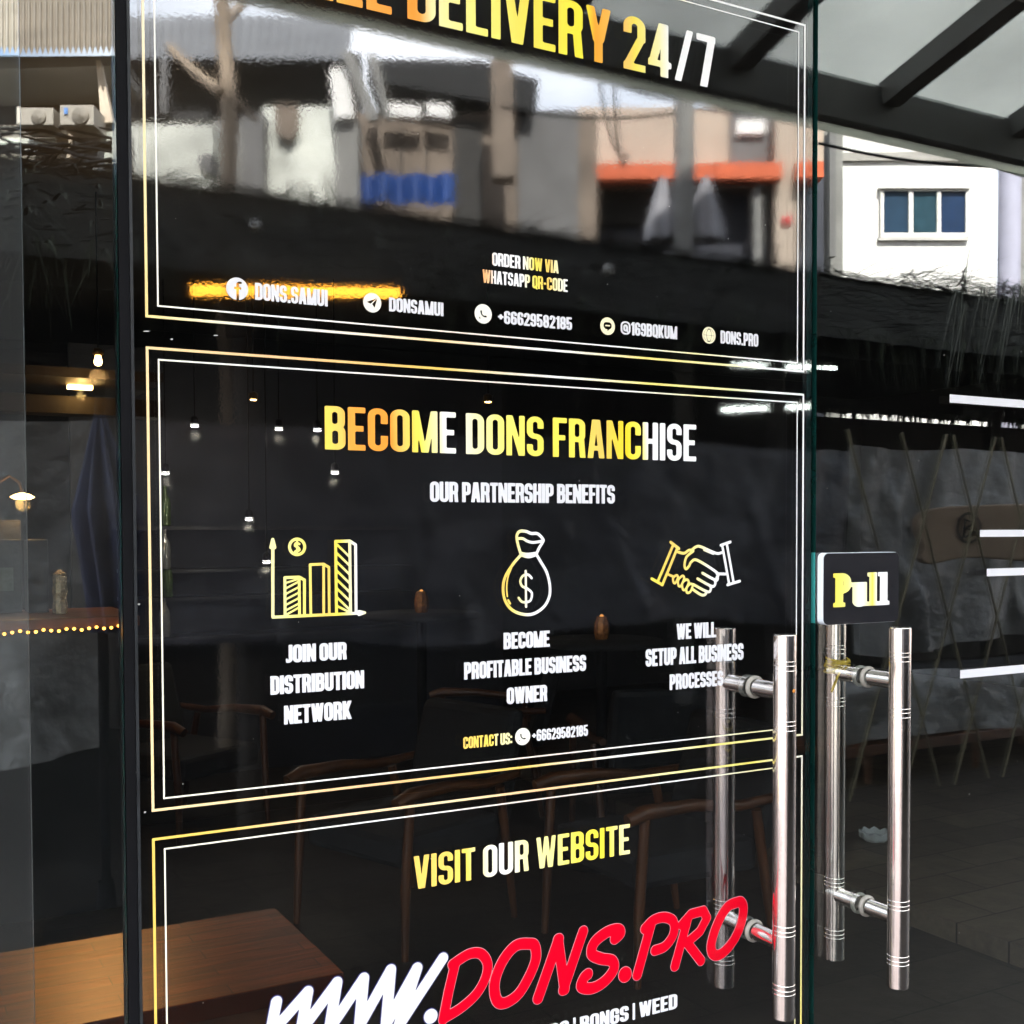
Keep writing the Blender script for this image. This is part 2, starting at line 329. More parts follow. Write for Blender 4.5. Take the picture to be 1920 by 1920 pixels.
def GL(ch, X, Y):
    t = HT; w = .405; h = t/2
    b = lambda x0, y0, x1, y1: bx(X, Y, x0, y0, x1, y1)
    rg = lambda *a, **k: ring(X, Y, *a, **k)
    s_ = lambda *a, **k: sl(X, Y, *a, **k)
    if ch == 'A': return .43, U_(s_(.072, .185), s_(.358, .245), b(.12, .2, .31, .32))
    if ch == 'B': return w, U_(b(0,0,t,1), cut(rg(0,.46,w-.01,1,.17), b(-1,0,.1,2)), cut(rg(0,0,w,.57,.17), b(-1,0,.1,2)), b(.05,.87,.2,1), b(.05,0,.2,.13), b(.05,.45,.22,.58))
    if ch == 'C': return w, cut(rg(0,0,w,1), b(w/2,.36,1,.64))
    if ch == 'D': return w, U_(b(0,0,t,1), cut(rg(0,0,w,1,.2), b(-1,-1,.1,2)), b(.05,.87,.2,1), b(.05,0,.2,.13))
    if ch == 'E': return .35, U_(b(0,0,t,1), b(0,.87,.35,1), b(0,0,.35,.13), b(0,.44,.31,.57))
    if ch == 'F': return .34, U_(b(0,0,t,1), b(0,.87,.34,1), b(0,.43,.30,.56))
    if ch == 'G': return w, U_(cut(rg(0,0,w,1), b(w/2,.52,1,.64)), b(.21,.42,w,.54), b(w-t,.15,w,.5))
    if ch == 'H': return w, U_(b(0,0,t,1), b(w-t,0,w,1), b(.05,.435,w-.05,.565))
    if ch == 'I': return t, b(0,0,t,1)
    if ch == 'J': return .28, U_(b(.28-t,.15,.28,1), cut(rg(-.12,0,.28,.6,.19), np.minimum(b(-1,.2,.14,2), b(-1,-1,.0,2))))
    if ch == 'K': return .42, U_(b(0,0,t,1), s_(.13,.345,.35,1.), s_(.345,.16,0.,.58))
    if ch == 'L': return .33, U_(b(0,0,t,1), b(0,0,.33,.13))
    if ch == 'M': return .54, U_(b(0,0,.125,1), b(.415,0,.54,1), s_(.25,.085,0,1,t=.115), s_(.29,.455,0,1,t=.115))
    if ch == 'N': return .425, U_(b(0,0,.128,1), b(.297,0,.425,1), s_(.345,.08,0,1,t=.125))
    if ch == 'O': return w, rg(0,0,w,1)
    if ch == 'P': return .39, U_(b(0,0,t,1), cut(rg(0,.36,.39,1,.18), b(-1,0,.1,2)), b(.05,.87,.2,1), b(.05,.36,.2,.49))
    if ch == 'Q': return w, U_(rg(0,0,w,1), s_(.36,.25,-.06,.2,t=.1))
    if ch == 'R': return .405, U_(b(0,0,t,1), cut(rg(0,.40,.4,1,.18), b(-1,0,.1,2)), b(.05,.87,.2,1), b(.05,.40,.2,.53), s_(.338,.30,0,.5))
    if ch == 'S': return .395, U_(cut(rg(0,.435,.395,1), b(.2,.3,1,.70)), cut(rg(0,0,.395,.565), b(-1,.30,.195,.8)))
    if ch == 'T': return .37, U_(b(.185-h,0,.185+h,1), b(0,.87,.37,1))
    if ch == 'U': return w, U_(cut(rg(0,0,w,1.4), b(-1,1,2,3)))
    if ch == 'V': return .42, U_(s_(.19,.072), s_(.23,.348))
    if ch == 'W': return .60, U_(s_(.165,.07,t=.125), s_(.19,.30,t=.11), s_(.41,.30,t=.11), s_(.435,.53,t=.125))
    if ch == 'Y': return .42, U_(s_(.19,.07,.38,1), s_(.23,.35,.38,1), b(.21-h,0,.21+h,.5))
    if ch == '1': return .25, U_(b(.25-t,0,.25,1), b(.0,.76,.2,.87), s_(.09,.2,.8,1,t=.13))
    if ch == '2': return .385, U_(cut(rg(0,.4,.385,1), np.minimum(b(-1,0,.385-t,.68), b(-1,-1,2,.55))), s_(.07,.315,.08,.62), b(0,0,.385,.13))
    if ch == '4': return .42, U_(b(.22,0,.22+t,1), b(0,.18,.42,.30), s_(.07,.26,.2,1))
    if ch == '5': return .39, U_(b(0,.87,.36,1), b(0,.42,t,.95), cut(rg(0,0,.39,.64), b(-1,.3,.15,.47)))
    if ch == '6': return .395, U_(rg(0,0,.395,.6), cut(rg(0,0,.395,1), b(.2,.3,1,.7)))
    if ch == '7': return .36, U_(b(0,.87,.36,1), s_(.14,.29,0,.95))
    if ch == '8': return .395, U_(rg(0,0,.395,.56), rg(.01,.43,.385,1))
    if ch == '9': return .395, U_(rg(0,.4,.395,1), cut(rg(0,0,.395,1), b(-1,.3,.2,.7)))
    if ch == '+': return .36, U_(b(0,.44,.36,.56), b(.12,.32,.24,.68))
    if ch == '-': return .24, b(.02,.40,.22,.53)
    if ch == '.': return .145, b(0,0,.145,.15)
    if ch == ':': return .145, U_(b(0,.08,.145,.23), b(0,.55,.145,.70))
    if ch == '/': return .36, s_(.07,.29,t=.125)
    if ch == '|': return .08, b(0,-.05,.08,1.05)
    if ch == '@': return .72, U_(rg(0,0,.72,1,.33,t=.10), rg(.2,.25,.52,.75,.15,t=.11), b(.45,.2,.54,.6))
    raise KeyError(ch)

def march(mb, D, xs, ys, T):
    ny, nx = D.shape; idx = {}
    ins = D < 0
    def vert(key, x, y):
        if key not in idx: idx[key] = len(mb.v); mb.v.append(tuple(T(x, y)))
        return idx[key]
    for j in range(ny-1):
        i = 0
        while i < nx-1:
            c = (ins[j,i], ins[j,i+1], ins[j+1,i+1], ins[j+1,i])
            n = sum(c)
            if n == 0: i += 1; continue
            if n == 4:
                k = i
                while k < nx-1 and ins[j,k+1] and ins[j+1,k+1]: k += 1
                mb.f.append([vert((i,j),xs[i],ys[j]), vert((k,j),xs[k],ys[j]), vert((k,j+1),xs[k],ys[j+1]), vert((i,j+1),xs[i],ys[j+1])]); mb.mi.append(0); mb.sm.append(False)
                i = k; continue
            q = ((i,j),(i+1,j),(i+1,j+1),(i,j+1)); poly = []
            for a in range(4):
                p0 = q[a]; p1 = q[(a+1) % 4]
                if c[a]: poly.append(vert(p0, xs[p0[0]], ys[p0[1]]))
                if c[a] != c[(a+1) % 4]:
                    d0 = D[p0[1],p0[0]]; d1 = D[p1[1],p1[0]]; s = d0/(d0-d1)
                    poly.append(vert((min(p0,p1), max(p0,p1)), xs[p0[0]]+(xs[p1[0]]-xs[p0[0]])*s, ys[p0[1]]+(ys[p1[1]]-ys[p0[1]])*s))
            if len(poly) > 2: mb.f.append(poly); mb.mi.append(0); mb.sm.append(False)
            i += 1
GCACHE = {}
def text(name, s, x0, x1, z0, z1, mat, parent, wt=0.0, res=26, gap=.05, y=-.0016, space=.17):
    adv = []; cur = 0
    for ch in s:
        if ch == ' ': cur += space; adv.append(cur); continue
        adv.append(cur); cur += GL(ch, np.zeros((1,1)), np.zeros((1,1)))[0]+gap
    tot = cur-gap; sx = (x1-x0)/tot; sz = z1-z0; mb = MB()
    for ch, a in zip(s, adv):
        if ch == ' ': continue
        wd = GL(ch, np.zeros((1,1)), np.zeros((1,1)))[0]; pd = wt+.09
        cell = 1/res
        xs = np.arange(-pd, wd+pd+cell, cell*.8); ys = np.arange(-pd-.05, 1.05+pd+cell, cell)
        X, Y = np.meshgrid(xs, ys); D = GL(ch, X, Y)[1]-wt
        march(mb, D, xs, ys, lambda px, py: (x0+(a+px)*sx, y, z0+py*sz))
    return mb.build(name, mat, parent)
def capsules(X, Y, pts, hw, closed=False):
    d = np.full(X.shape, 9.0)
    n = len(pts)
    for i in range(n if closed else n-1):
        (ax, ay), (bx_, by) = pts[i], pts[(i+1) % n]
        h0 = hw[i] if isinstance(hw, (list, tuple)) else hw; h1 = hw[(i+1) % n] if isinstance(hw, (list, tuple)) else hw
        vx, vy = bx_-ax, by-ay; L = vx*vx+vy*vy+1e-15
        tt = np.clip(((X-ax)*vx+(Y-ay)*vy)/L, 0, 1)
        d = np.minimum(d, np.hypot(X-ax-tt*vx, Y-ay-tt*vy)-(h0+(h1-h0)*tt))
    return d
def smooth(pts, n=6, closed=False):
    P = [np.array(p, float) for p in pts]; m_ = len(P); o = []
    for i in range(m_ if closed else m_-1):
        g_ = lambda k: P[k % m_] if closed else P[max(0, min(m_-1, k))]
        a, b_, c, d = g_(i-1), g_(i), g_(i+1), g_(i+2)
        for k in range(n):
            t = k/n; o.append(tuple(.5*(2*b_+(c-a)*t+(2*a-5*b_+4*c-d)*t*t+(3*b_-a-3*c+d)*t**3)))
    if not closed: o.append(tuple(P[-1]))
    return o
def strokes(name, org, sc, items, cell, mat, parent, grow=0.0, y=-.0016, cuts=()):
    """items: (points as drawn, half width, closed?, smooth?) -> one flat print on the glass"""
    def cv(p): return fac(org[0]+p[0]/sc, org[1]+p[1]/sc)
    allp = []; conv = []
    for it in items:
        pts, hw, closed, sm = (list(it)+[False, False])[:4]
        q = smooth(pts, 6, closed) if sm else list(pts)
        q = [cv(p) for p in q]; c0 = cv(pts[0]); c1 = cv((pts[0][0]+10, pts[0][1])); c2 = cv((pts[0][0], pts[0][1]+10))
        u = .5*(abs(c1[0]-c0[0])+abs(c2[1]-c0[1]))/10
        conv.append((q, hw*u+grow, closed)); allp += q
    mg = max(h for _, h, _ in conv)+cell*2
    xs = np.arange(min(p[0] for p in allp)-mg, max(p[0] for p in allp)+mg, cell); ys = np.arange(min(p[1] for p in allp)-mg, max(p[1] for p in allp)+mg, cell)
    X, Y = np.meshgrid(xs, ys); D = np.full(X.shape, 9.0)
    for q, h, c in conv: D = np.minimum(D, capsules(X, Y, q, h, c))
    for q in cuts: D = np.maximum(D, -capsules(X, Y, [cv(p) for p in q[0]], q[1]))
    mb = MB(); march(mb, D, xs, ys, lambda px, py: (px, y, py)); return mb.build(name, mat, parent)
def frame(name, x0, x1, z0, z1, wd, mat, parent, y=-.0015):
    b = MB(); o = [(x0,y,z0),(x1,y,z0),(x1,y,z1),(x0,y,z1)]; i = [(x0+wd,y,z0+wd),(x1-wd,y,z0+wd),(x1-wd,y,z1-wd),(x0+wd,y,z1-wd)]
    b.add(o+i, [(0,1,5,4),(1,2,6,5),(2,3,7,6),(3,0,4,7)]); return b.build(name, mat, parent)

Z = 1.5
def film(z0, z1, label):
    o = MB().add([(.2482,-.0008,z0),(1.2264,-.0008,z0),(1.2264,-.0008,z1),(.2482,-.0008,z1)], [(0,1,2,3)]).build('poster', M_FILM, door)
    o['label'] = label; return o
P1 = film(Z+.2206, 2.45, 'black upper poster with gold delivery heading')
P2 = film(Z-.3226, Z+.2200, 'black middle poster with three gold icons')
P3 = film(.40, Z-.3232, 'black lower poster with red web address')
cyc = {1: [(0, GLD), (.07, (240,215,150)), (.22, WHT), (.42, (240,205,150)), (.6, WHT), (.75, (238,214,120)), (.9, PAL), (.97, WHT)],
       2: [(0, (240,212,160)), (.2, (240,190,140)), (.42, GLD), (.6, WHT), (.75, (238,220,120)), (.9, PAL), (.97, WHT)],
       3: [(0, GLD), (.12, (240,200,160)), (.3, (240,215,170)), (.45, (240,190,140)), (.65, PAL), (.82, (238,220,110)), (.95, WHT)]}
def fr2(P, zt, zb, k):
    frame('outer_border', .2603, 1.2116, zb, zt, .0029, foil('border_gold', cyc[k], .2603, 1.2116, .22), P)
    frame('inner_border', .2730, 1.1990, zb+.0127, zt-.0127, .0018, foil('border_pale', [(0, (240,236,215)), (.2, WHT), (.45, (236,220,205)), (.7, WHT), (.85, PAL), (.96, WHT)], .27, 1.2, .2), P)
fr2(P1, Z+.7440, Z+.2338, 1); fr2(P2, Z+.2024, Z-.3083, 2); fr2(P3, Z-.3377, .42, 3)

# upper poster
hd = foil('heading_gold_one', [(0, GLD), (.08, YEL), (.2, ORG), (.33, (242,150,50)), (.345, ORG), (.37, PAL), (.47, (240,230,120)), (.58, YEL), (.72, (240,225,50)), (.74, (240,160,40)), (.82, GLD), (.84, YEL), (.9, PAL), (.93, WHT), (1, WHT)], .40, 1.043, .05)
text('heading', 'FREE DELIVERY 24/7', .4045, 1.0435, Z+.6198, Z+.6915, hd, P1, res=34)
nv = foil('caption_gold', [(0, (240,170,110)), (.08, (240,190,140)), (.14, WHT), (.45, WHT), (.6, YEL), (.78, GLD), (.85, PAL), (1, WHT)], .674, .7995)
text('caption', 'ORDER NOW VIA', .6879, .7855, Z+.3358, Z+.3520, nv, P1, .012)
text('caption', 'WHATSAPP QR-CODE', .6740, .7993, Z+.3130, Z+.3292, nv, P1, .012)
zc0, zc1 = Z+.2650, Z+.2822
text('contact_text', 'DONS.SAMUI', .3824, .4685, zc0-.0005, zc1+.001, M_WHITE, P1, .018, gap=.06)
text('contact_text', 'DONSAMUI', .5470, .6188, zc0+.001, zc1, M_WHITE, P1, .018, gap=.06)
text('contact_text', '+66629582185', .6960, .8058, zc0-.0010, zc1-.0022, M_WHITE, P1, .018, gap=.06)
text('contact_text', '@169BQKUM', .8836, .9772, zc0, zc1, M_WHITE, P1, .018, gap=.06)
text('contact_text', 'DONS.PRO', .9+.1541, 1.1227, zc0+.0005, zc1+.001, M_WHITE, P1, .018, gap=.06)
def disc(xc, zc, r, mat, P, mark):
    cell = r/22; xs = np.arange(-r*1.1, r*1.1, cell); X, Y = np.meshgrid(xs, xs); D = np.hypot(X, Y)-r
    X, Y = X/r, Y/r
    if mark == 'letter': c = U_(bx(X,Y,-.08,-1,.16,.35), bx(X,Y,-.28,-.05,.36,.16), np.maximum(ring(X,Y,-.08,.0,.75,.66,.3,.22), np.maximum(X-.42, .2-Y)))
    elif mark == 'plane':
        tri = lambda a, b_, c_: np.maximum.reduce([((q[0]-p_[0])*(Y-p_[1])-(q[1]-p_[1])*(X-p_[0]))/-math.hypot(q[0]-p_[0], q[1]-p_[1]) for p_, q in ((a, b_), (b_, c_), (c_, a))])
        c = np.minimum(tri((-.62,.02), (-.18,-.12), (.52,.5)), tri((-.02,-.14), (.26,-.5), (.55,.48)))
    elif mark == 'phone': c = np.minimum(np.maximum(np.abs(np.hypot(X,Y)-.60)-.05, bx(X,Y,-1,-1,-.35,-.35)), capsules(X,Y,[(-.25,.25),(-.2,-.05),(.05,-.25),(.3,-.25)],[.1,.06,.06,.1]))
    elif mark == 'bubble': c = np.minimum(np.maximum(rr(X,Y,-.55,-.35,.55,.45,.38), -rr(X,Y,-.32,-.02,.32,.14,.05)), capsules(X,Y,[(.1,-.3),(.0,-.55)],[.12,.02]))
    else: c = np.minimum.reduce([np.maximum(np.abs(np.hypot(X*2.1,Y)-.75)-.05, np.hypot(X,Y)-.8), np.maximum(np.abs(Y)-.02, np.abs(X)-.75), np.abs(np.hypot(X,Y)-.78)-.02])
    mb = MB(); march(mb, np.maximum(D, -c*r), xs, xs, lambda a, b_: (xc+a, -.0016, zc+b_)); return mb.build('round_icon', mat, P)
pale = pbr('pale_gold_vinyl', (.80, .74, .48), .35, var=.03); cream = pbr('cream_vinyl', (.80, .78, .68), .35, var=.03)
disc(.3616, Z+.2745, .0126, M_WHITE, P1, 'letter'); disc(.5249, Z+.2739, .0116, cream, P1, 'plane')
disc(.6746, Z+.2736, .0122, cream, P1, 'phone'); disc(.8621, Z+.2736, .0117, pale, P1, 'bubble'); disc(1.0331, Z+.2749, .0117, pale, P1, 'globe')

# middle poster
h2 = foil('heading_gold_two', [(0, YEL), (.055, GLD), (.075, ORG), (.17, (242,150,55)), (.20, GLD), (.24, YEL), (.285, PAL), (.31, WHT), (.39, PAL), (.46, (240,225,110)), (.58, YEL), (.66, YEL), (.72, GLD), (.80, (242,205,40)), (.845, (240,225,90)), (.87, WHT)], .4637, 1.0108, .08)
text('heading', 'BECOME DONS FRANCHISE', .4640, 1.0108, Z+.0968, Z+.1480, h2, P2, res=34)
text('caption', 'OUR PARTNERSHIP BENEFITS', .6000, .8730, Z+.0368, Z+.0610, M_WHITE, P2, .018)
def cap(s, x0, x1, z0, z1): text('caption', s, x0, x1, Z+z0, Z+z1, M_WHITE, P2, .028, gap=.07)
cap('JOIN OUR', .4150, .4884, -.1520, -.1322); cap('DISTRIBUTION', .3962, .5104, -.1880, -.1674); cap('NETWORK', .4121, .4940, -.2237, -.2030)
cap('BECOME', .7027, .7703, -.1513, -.1311); cap('PROFITABLE BUSINESS', .6460, .8266, -.1866, -.1660); cap('OWNER', .7071, .7661, -.2225, -.2022)
cap('WE WILL', .9775, 1.0464, -.1520, -.1312); cap('SETUP ALL BUSINESS', .9248, 1.0964, -.1869, -.1640); cap('PROCESSES', .9656, 1.0592, -.2220, -.2013)
cu = foil('contact_gold', [(0, GLD), (.6, (236,205,90)), (.7, PAL), (1, PAL)], .644, .714)
text('caption', 'CONTACT US:', .6440, .7139, Z-.2745, Z-.2600, cu, P2, .018, gap=.06)
disc(.7298, Z-.2667, .0112, cream, P2, 'phone'); text('phone_number', '+66629582185', .7440, .8298, Z-.2742, Z-.2598, M_WHITE, P2, .018, gap=.06)
O3, S3 = (460, 960), 4.3636
cg = foil('chart_gold', [(0, PAL), (.3, (240,225,120)), (.6, GLD), (.72, YEL), (.82, PAL), (.9, WHT), (1, PAL)], .395, .515)
it = [([(222,858),(222,300)],13), ([(221,225),(205,290),(238,290)],13,True), ([(221,250),(221,290)],20), ([(222,860),(950,826)],12), ([(975,823),(925,812),(925,840)],10,True),
      ([(358+64*0,285),(376,240),(420,221),(465,240),(483,285),(465,330),(420,349),(376,330)],12,True,True), ([(438,262),(412,255),(404,275),(430,292),(438,312),(405,322)],10,False,True), ([(420,240),(420,335)],8),
      ([(322,848),(320,537),(437,532),(480,556),(480,842)],12), ([(437,532),(440,845)],11), ([(532,842),(527,430),(637,426),(680,452),(683,835)],11), ([(637,426),(638,838)],11),
      ([(742,825),(735,240),(850,237),(898,268),(902,822)],12), ([(850,238),(857,822)],12)]
for k in range(7): a = 580+k*45; it.append(([(328,a),(436,max(a-58,545))] if a < 840 else [(328,a-8),(436,a-70)],8))
for k in range(8): a = 262+k*72; it.append(([(742,a),(850,min(a+105,820))],9))
strokes('chart_icon', O3, S3, it, .0007, cg, P2)
O4, S4 = (820, 960), 4.174
bgm = foil('bag_gold', [(0, GLD), (.2, (238,205,100)), (.4, PAL), (.6, WHT), (1, WHT)], .698, .773)
strokes('money_bag_icon', O4, S4, [
  ([(650,335),(590,405),(530,500),(510,590),(525,690),(580,765),(665,800),(750,795),(830,740),(872,660),(875,570),(850,470),(805,390),(772,335)],11,False,True),
  ([(648,335),(710,350),(772,333)],11,False,True), ([(648,318),(700,328),(775,318)],8,False,True),
  ([(648,325),(628,260),(617,190),(640,152),(690,152),(730,168),(780,170),(822,212),(820,235),(790,285),(772,325)],11,False,True),
  ([(625,208),(665,208),(700,228),(745,238),(812,228)],10,False,True),
  ([(578,432),(548,510),(538,590),(543,660)],6,False,True), ([(550,690),(565,716)],8),
  ([(733,517),(705,490),(665,500),(645,540),(660,580),(700,600),(735,635),(725,690),(690,705),(655,700),(632,672)],9,False,True), ([(687,462),(690,740)],9)], .0007, bgm, P2)
O5, S5 = (1160, 980), 4.3636
hsm = foil('handshake_gold', [(0, YEL), (.2, GLD), (.42, (240,215,120)), (.55, PAL), (.7, WHT), (1, WHT)], .934, 1.091)
strokes('handshake_icon', O5, S5, [
  ([(265,458),(352,508)],11), ([(420,160),(487,212)],11), ([(315,480),(440,185)],11), ([(352,508),(472,215)],11),
  ([(480,240),(530,250),(570,225),(605,230)],10,False,True), ([(605,232),(550,280),(533,345),(545,378),(570,355),(590,320),(640,308),(800,410),(795,450)],10,False,True),
  ([(590,225),(630,196),(670,198),(790,250),(835,245)],10,False,True), ([(690,225),(770,258)],5),
  ([(830,185),(908,158)],10), ([(885,508),(985,478)],10), ([(842,188),(898,500)],10), ([(880,180),(935,490)],10), ([(800,418),(868,420)],10),
  ([(405,425),(440,440)],9),
  ([(445,490),(440,455),(465,430),(480,445),(460,490)],9,True,True), ([(485,515),(482,470),(515,435),(530,455),(505,515)],9,True,True),
  ([(520,545),(515,495),(550,465),(568,490),(540,545)],9,True,True), ([(552,570),(552,530),(582,500),(600,515),(580,565)],9,True,True),
  ([(680,412),(790,470),(805,440),(795,410)],10,False,True), ([(640,458),(755,520),(785,500),(780,470)],10,False,True), ([(605,505),(720,565),(748,545),(742,515)],10,False,True),
  ([(600,545),(670,590),(705,585),(710,560)],10,False,True)], .0007, hsm, P2)

# lower poster
h3 = foil('heading_gold_three', [(0, GLD), (.1, (238,205,90)), (.16, PAL), (.25, WHT), (.35, PAL), (.5, (240,230,140)), (.6, YEL), (.75, (240,215,60)), (.85, PAL), (.92, YEL), (1, YEL)], .574, .898, .1)
text('heading', 'VISIT OUR WEBSITE', .5745, .8980, Z-.4432, Z-.4018, h3, P3, res=32)
O6, S6 = (740, 1500), 2.4
red = [([(268,742),(240,860),(216,985)],19), ([(258,738),(330,692),(385,690),(415,735),(405,800),(365,870),(300,930),(228,975)],[19]*8,False,True),
  ([(600,645),(540,655),(482,725),(447,820),(455,895),(490,912),(550,875),(598,800),(632,715),(627,655)],20,True,True),
  ([(642,890),(735,625)],21), ([(732,625),(762,850)],20), ([(756,852),(845,590)],20),
  ([(988,622),(1012,598),(1000,580),(950,594),(895,640),(884,690),(925,712),(975,722),(982,762),(940,815),(885,845),(838,838),(848,800),(866,782)],20,False,True),
  ([(1033,783),(1034,784)],27),
  ([(1150,560),(1088,785)],19), ([(1122,578),(1160,540),(1210,526),(1250,545),(1252,600),(1215,655),(1168,675)],18,False,True),
  ([(1315,535),(1258,745)],18), ([(1288,560),(1330,512),(1385,497),(1402,530),(1370,590),(1312,640),(1375,722)],17,False,False),
  ([(1540,458),(1492,482),(1447,560),(1421,650),(1432,693),(1470,688),(1520,632),(1553,562),(1566,492),(1558,462)],18,True,True)]
red = [(a[0], 1.14*(a[1][0] if isinstance(a[1], list) else a[1]))+tuple(a[2:]) for a in red]
strokes('web_address', O6, S6, red, .0008, M_RED, P3, 0, -.0020)
strokes('web_address_outline', O6, S6, red, .0008, M_PINK, P3, .0008, -.0016)
O7, S7 = (240, 1360), 3.2
zz = [(888,1655),(850,1850),(1075,1595),(1035,1830),(1250,1540),(1205,1820),(1410,1515),(1385,1800),(1572,1465),(1545,1790),(1730,1455),(1620,1800),(1885,1395)]
wh = [([zz[i], zz[i+1]], 34) for i in range(12)]+[([(1812,1742),(1813,1743)], 42)]
strokes('web_address', O7, S7, wh, .0008, M_WHITE, P3, 0, -.0020)
strokes('web_address_outline', O7, S7, wh, .0009, M_NAVY, P3, .0013, -.0016)
text('caption', 'PAPERS | BONGS | WEED', .7075, .9781, Z-.6740, Z-.6535, M_WHITE, P3, .02, gap=.07, space=.17)

# right door: vinyl strips and the sign
for xa, zt, zb in ((1.5246, .2185, .2053), (1.5995, -.0010, -.0125), (1.6168, -.0655, -.0782), (1.5544, -.2310, -.2448)):
    MB().add([(xa,-.0008,Z+zb),(1.98,-.0008,Z+zb),(1.98,-.0008,Z+zt),(xa,-.0008,Z+zt)], [(0,1,2,3)]).build('vinyl_strip', M_WHITE, rdoor)
def rbox(x0, x1, z0, z1, r, y0, y1):
    pts = []
    for cx, cz, a0 in ((x1-r, z1-r, 0), (x0+r, z1-r, 90), (x0+r, z0+r, 180), (x1-r, z0+r, 270)):
        for k in range(7): q = R(a0+k*15); pts.append((cx+r*math.cos(q), y1, cz+r*math.sin(q)))
    return MB().prism(pts, (0, y0-y1, 0))
ax0, az1 = fac(1545, 1037, -.014); ax1, az0 = fac(1685, 1165, -.014)
sign = rbox(ax0, ax1, az0, az1, .009, -.0125, -.0006).build('pull_sign', M_ACRYL, rdoor)
rbox(ax0+.0006, ax1-.0006, az0+.0006, az1-.0006, .0087, -.0140, -.0126).build('sign_face', M_BLACKP, sign)
def pullf(X, Y):
    b = lambda *a: bx(X, Y, *a); t = .17
    P_ = U_(b(.06,0,.06+t,1), b(0,0,.29,.08), b(0,.92,.2,1), cut(ring(X,Y,-.05,.42,.46,1,.24,.16), b(-1,0,.1,2)))
    u_ = U_(b(.56,.1,.56+.15,.70), b(.50,.62,.66,.70), cut(ring(X,Y,.56,-.02,.92,.9,.16,.14), b(0,.3,2,2)), b(.78,0,.93,.70), b(.73,.62,.85,.70), b(.85,0,.98,.07))
    l1 = U_(b(1.06,0,1.06+t,1), b(1.0,.93,1.15,1), b(1.0,0,1.29,.07)); l2 = U_(b(1.38,0,1.38+t,1), b(1.32,.93,1.46,1), b(1.32,0,1.61,.07))
    return U_(P_, u_, l1, l2)
xs = np.arange(-.1, 1.72, .028); ys = np.arange(-.1, 1.12, .028); X, Y = np.meshgrid(xs, ys); mb = MB()
px0, pz0 = fac(1564, 1137, -.0145); px1, pz1 = fac(1666, 1074, -.0145)
march(mb, pullf(X, Y)-.03, xs, ys, lambda a, b_: (px0+a*(px1-px0)/1.61, -.0146, pz0+b_*(pz1-pz0)))
mb.build('sign_lettering', foil('pull_gold', [(0, YEL), (.25, (238,228,130)), (.5, WHT), (.62, PAL), (.7, YEL), (.8, WHT), (1, WHT)], px0, px1), sign)

# yellow string on the inner right handle
b = MB(); c0 = Vector((1.3442, SO, Z-.2285+.012))
for k in range(9):
    a = random.uniform(0, 6.28); rr_ = random.uniform(.017, .021); pts = []
    for j in range(15):
        q = a+j*.48; pts.append(c0+Vector((math.cos(q)*rr_, math.sin(q)*rr_-.004, .010-.0022*k+.003*math.sin(q+k))))
    b.tube(pts, .0019, 6)
for dx, dz in ((-.045, -.006), (-.05, .0), (-.040, .004), (-.044, -.036)):
    b.tube([c0+Vector((-.015, -.014, .002)), c0+Vector((dx*.5, -.030, dz*.3+.002)), c0+Vector((dx, -.036, dz))], .002, 6)
st_ = b.build('string', pbr('yellow_twine', (.55, .36, .03), .7, var=.4, scale=120)); tag(st_, 'yellow plastic string tied round the inner handle of the right door', 'string')

# ------------------------------------------------------------------ inside the shop
def wood_mat():
    mt, t, o = nodes('oiled_planks'); b_ = N(t, 'ShaderNodeBsdfPrincipled', Roughness=.33); b_.inputs['Specular IOR Level'].default_value = .12
    tcn = N(t, 'ShaderNodeTexCoord'); mp = N(t, 'ShaderNodeMapping'); mp.inputs['Scale'].default_value = (3, 28, 3)
    nn = N(t, 'ShaderNodeTexNoise', Scale=2.2, Detail=8, Roughness=.6, Distortion=.6); r = N(t, 'ShaderNodeValToRGB')
    r.color_ramp.elements[0].position = .3; r.color_ramp.elements[0].color = (.05, .009, .001, 1); r.color_ramp.elements[1].position = .75; r.color_ramp.elements[1].color = (.22, .036, .003, 1)
    br = N(t, 'ShaderNodeTexBrick', Scale=1); br.inputs['Brick Width'].default_value = .33; br.inputs['Row Height'].default_value = .045; br.inputs['Mortar Size'].default_value = .0012
    br.inputs['Color1'].default_value = (1.15, 1.1, 1, 1); br.inputs['Color2'].default_value = (.7, .7, .7, 1); br.inputs['Mortar'].default_value = (.25, .22, .2, 1)
    mm = N(t, 'ShaderNodeMix', data_type='RGBA', blend_type='MULTIPLY'); mm.inputs[0].default_value = 1
    t.links.new(tcn.outputs['Object'], mp.inputs[0]); t.links.new(mp.outputs[0], nn.inputs['Vector']); t.links.new(nn.outputs['Fac'], r.inputs[0]); t.links.new(tcn.outputs['Object'], br.inputs['Vector'])
    t.links.new(r.outputs[0], mm.inputs[6]); t.links.new(br.outputs['Color'], mm.inputs[7]); t.links.new(mm.outputs[2], b_.inputs['Base Color'])
    bp = N(t, 'ShaderNodeBump', Strength=.3, Distance=.002); t.links.new(nn.outputs['Fac'], bp.inputs['Height']); t.links.new(bp.outputs[0], b_.inputs['Normal'])
    t.links.new(b_.outputs[0], o.inputs[0]); return mt
tb = empty('wooden_table', (-.2, .73, 0), 'long glossy brown plank table just inside the glass, lit warm', 'table')
MB().box(-1.4,.685,.54,.93,.715,.75).build('tabletop', wood_mat(), tb, .003)
MB().box(-1.3,.60,.60,.62,.63,.715).box(-1.3,.60,.85,.87,.63,.715).build('apron', M_WOOD, tb)
for x in (-1.33, .60):
    for y in (.58, .84): MB().box(x,x+.05,y,y+.05,0,.715).build('leg', M_WOOD, tb)

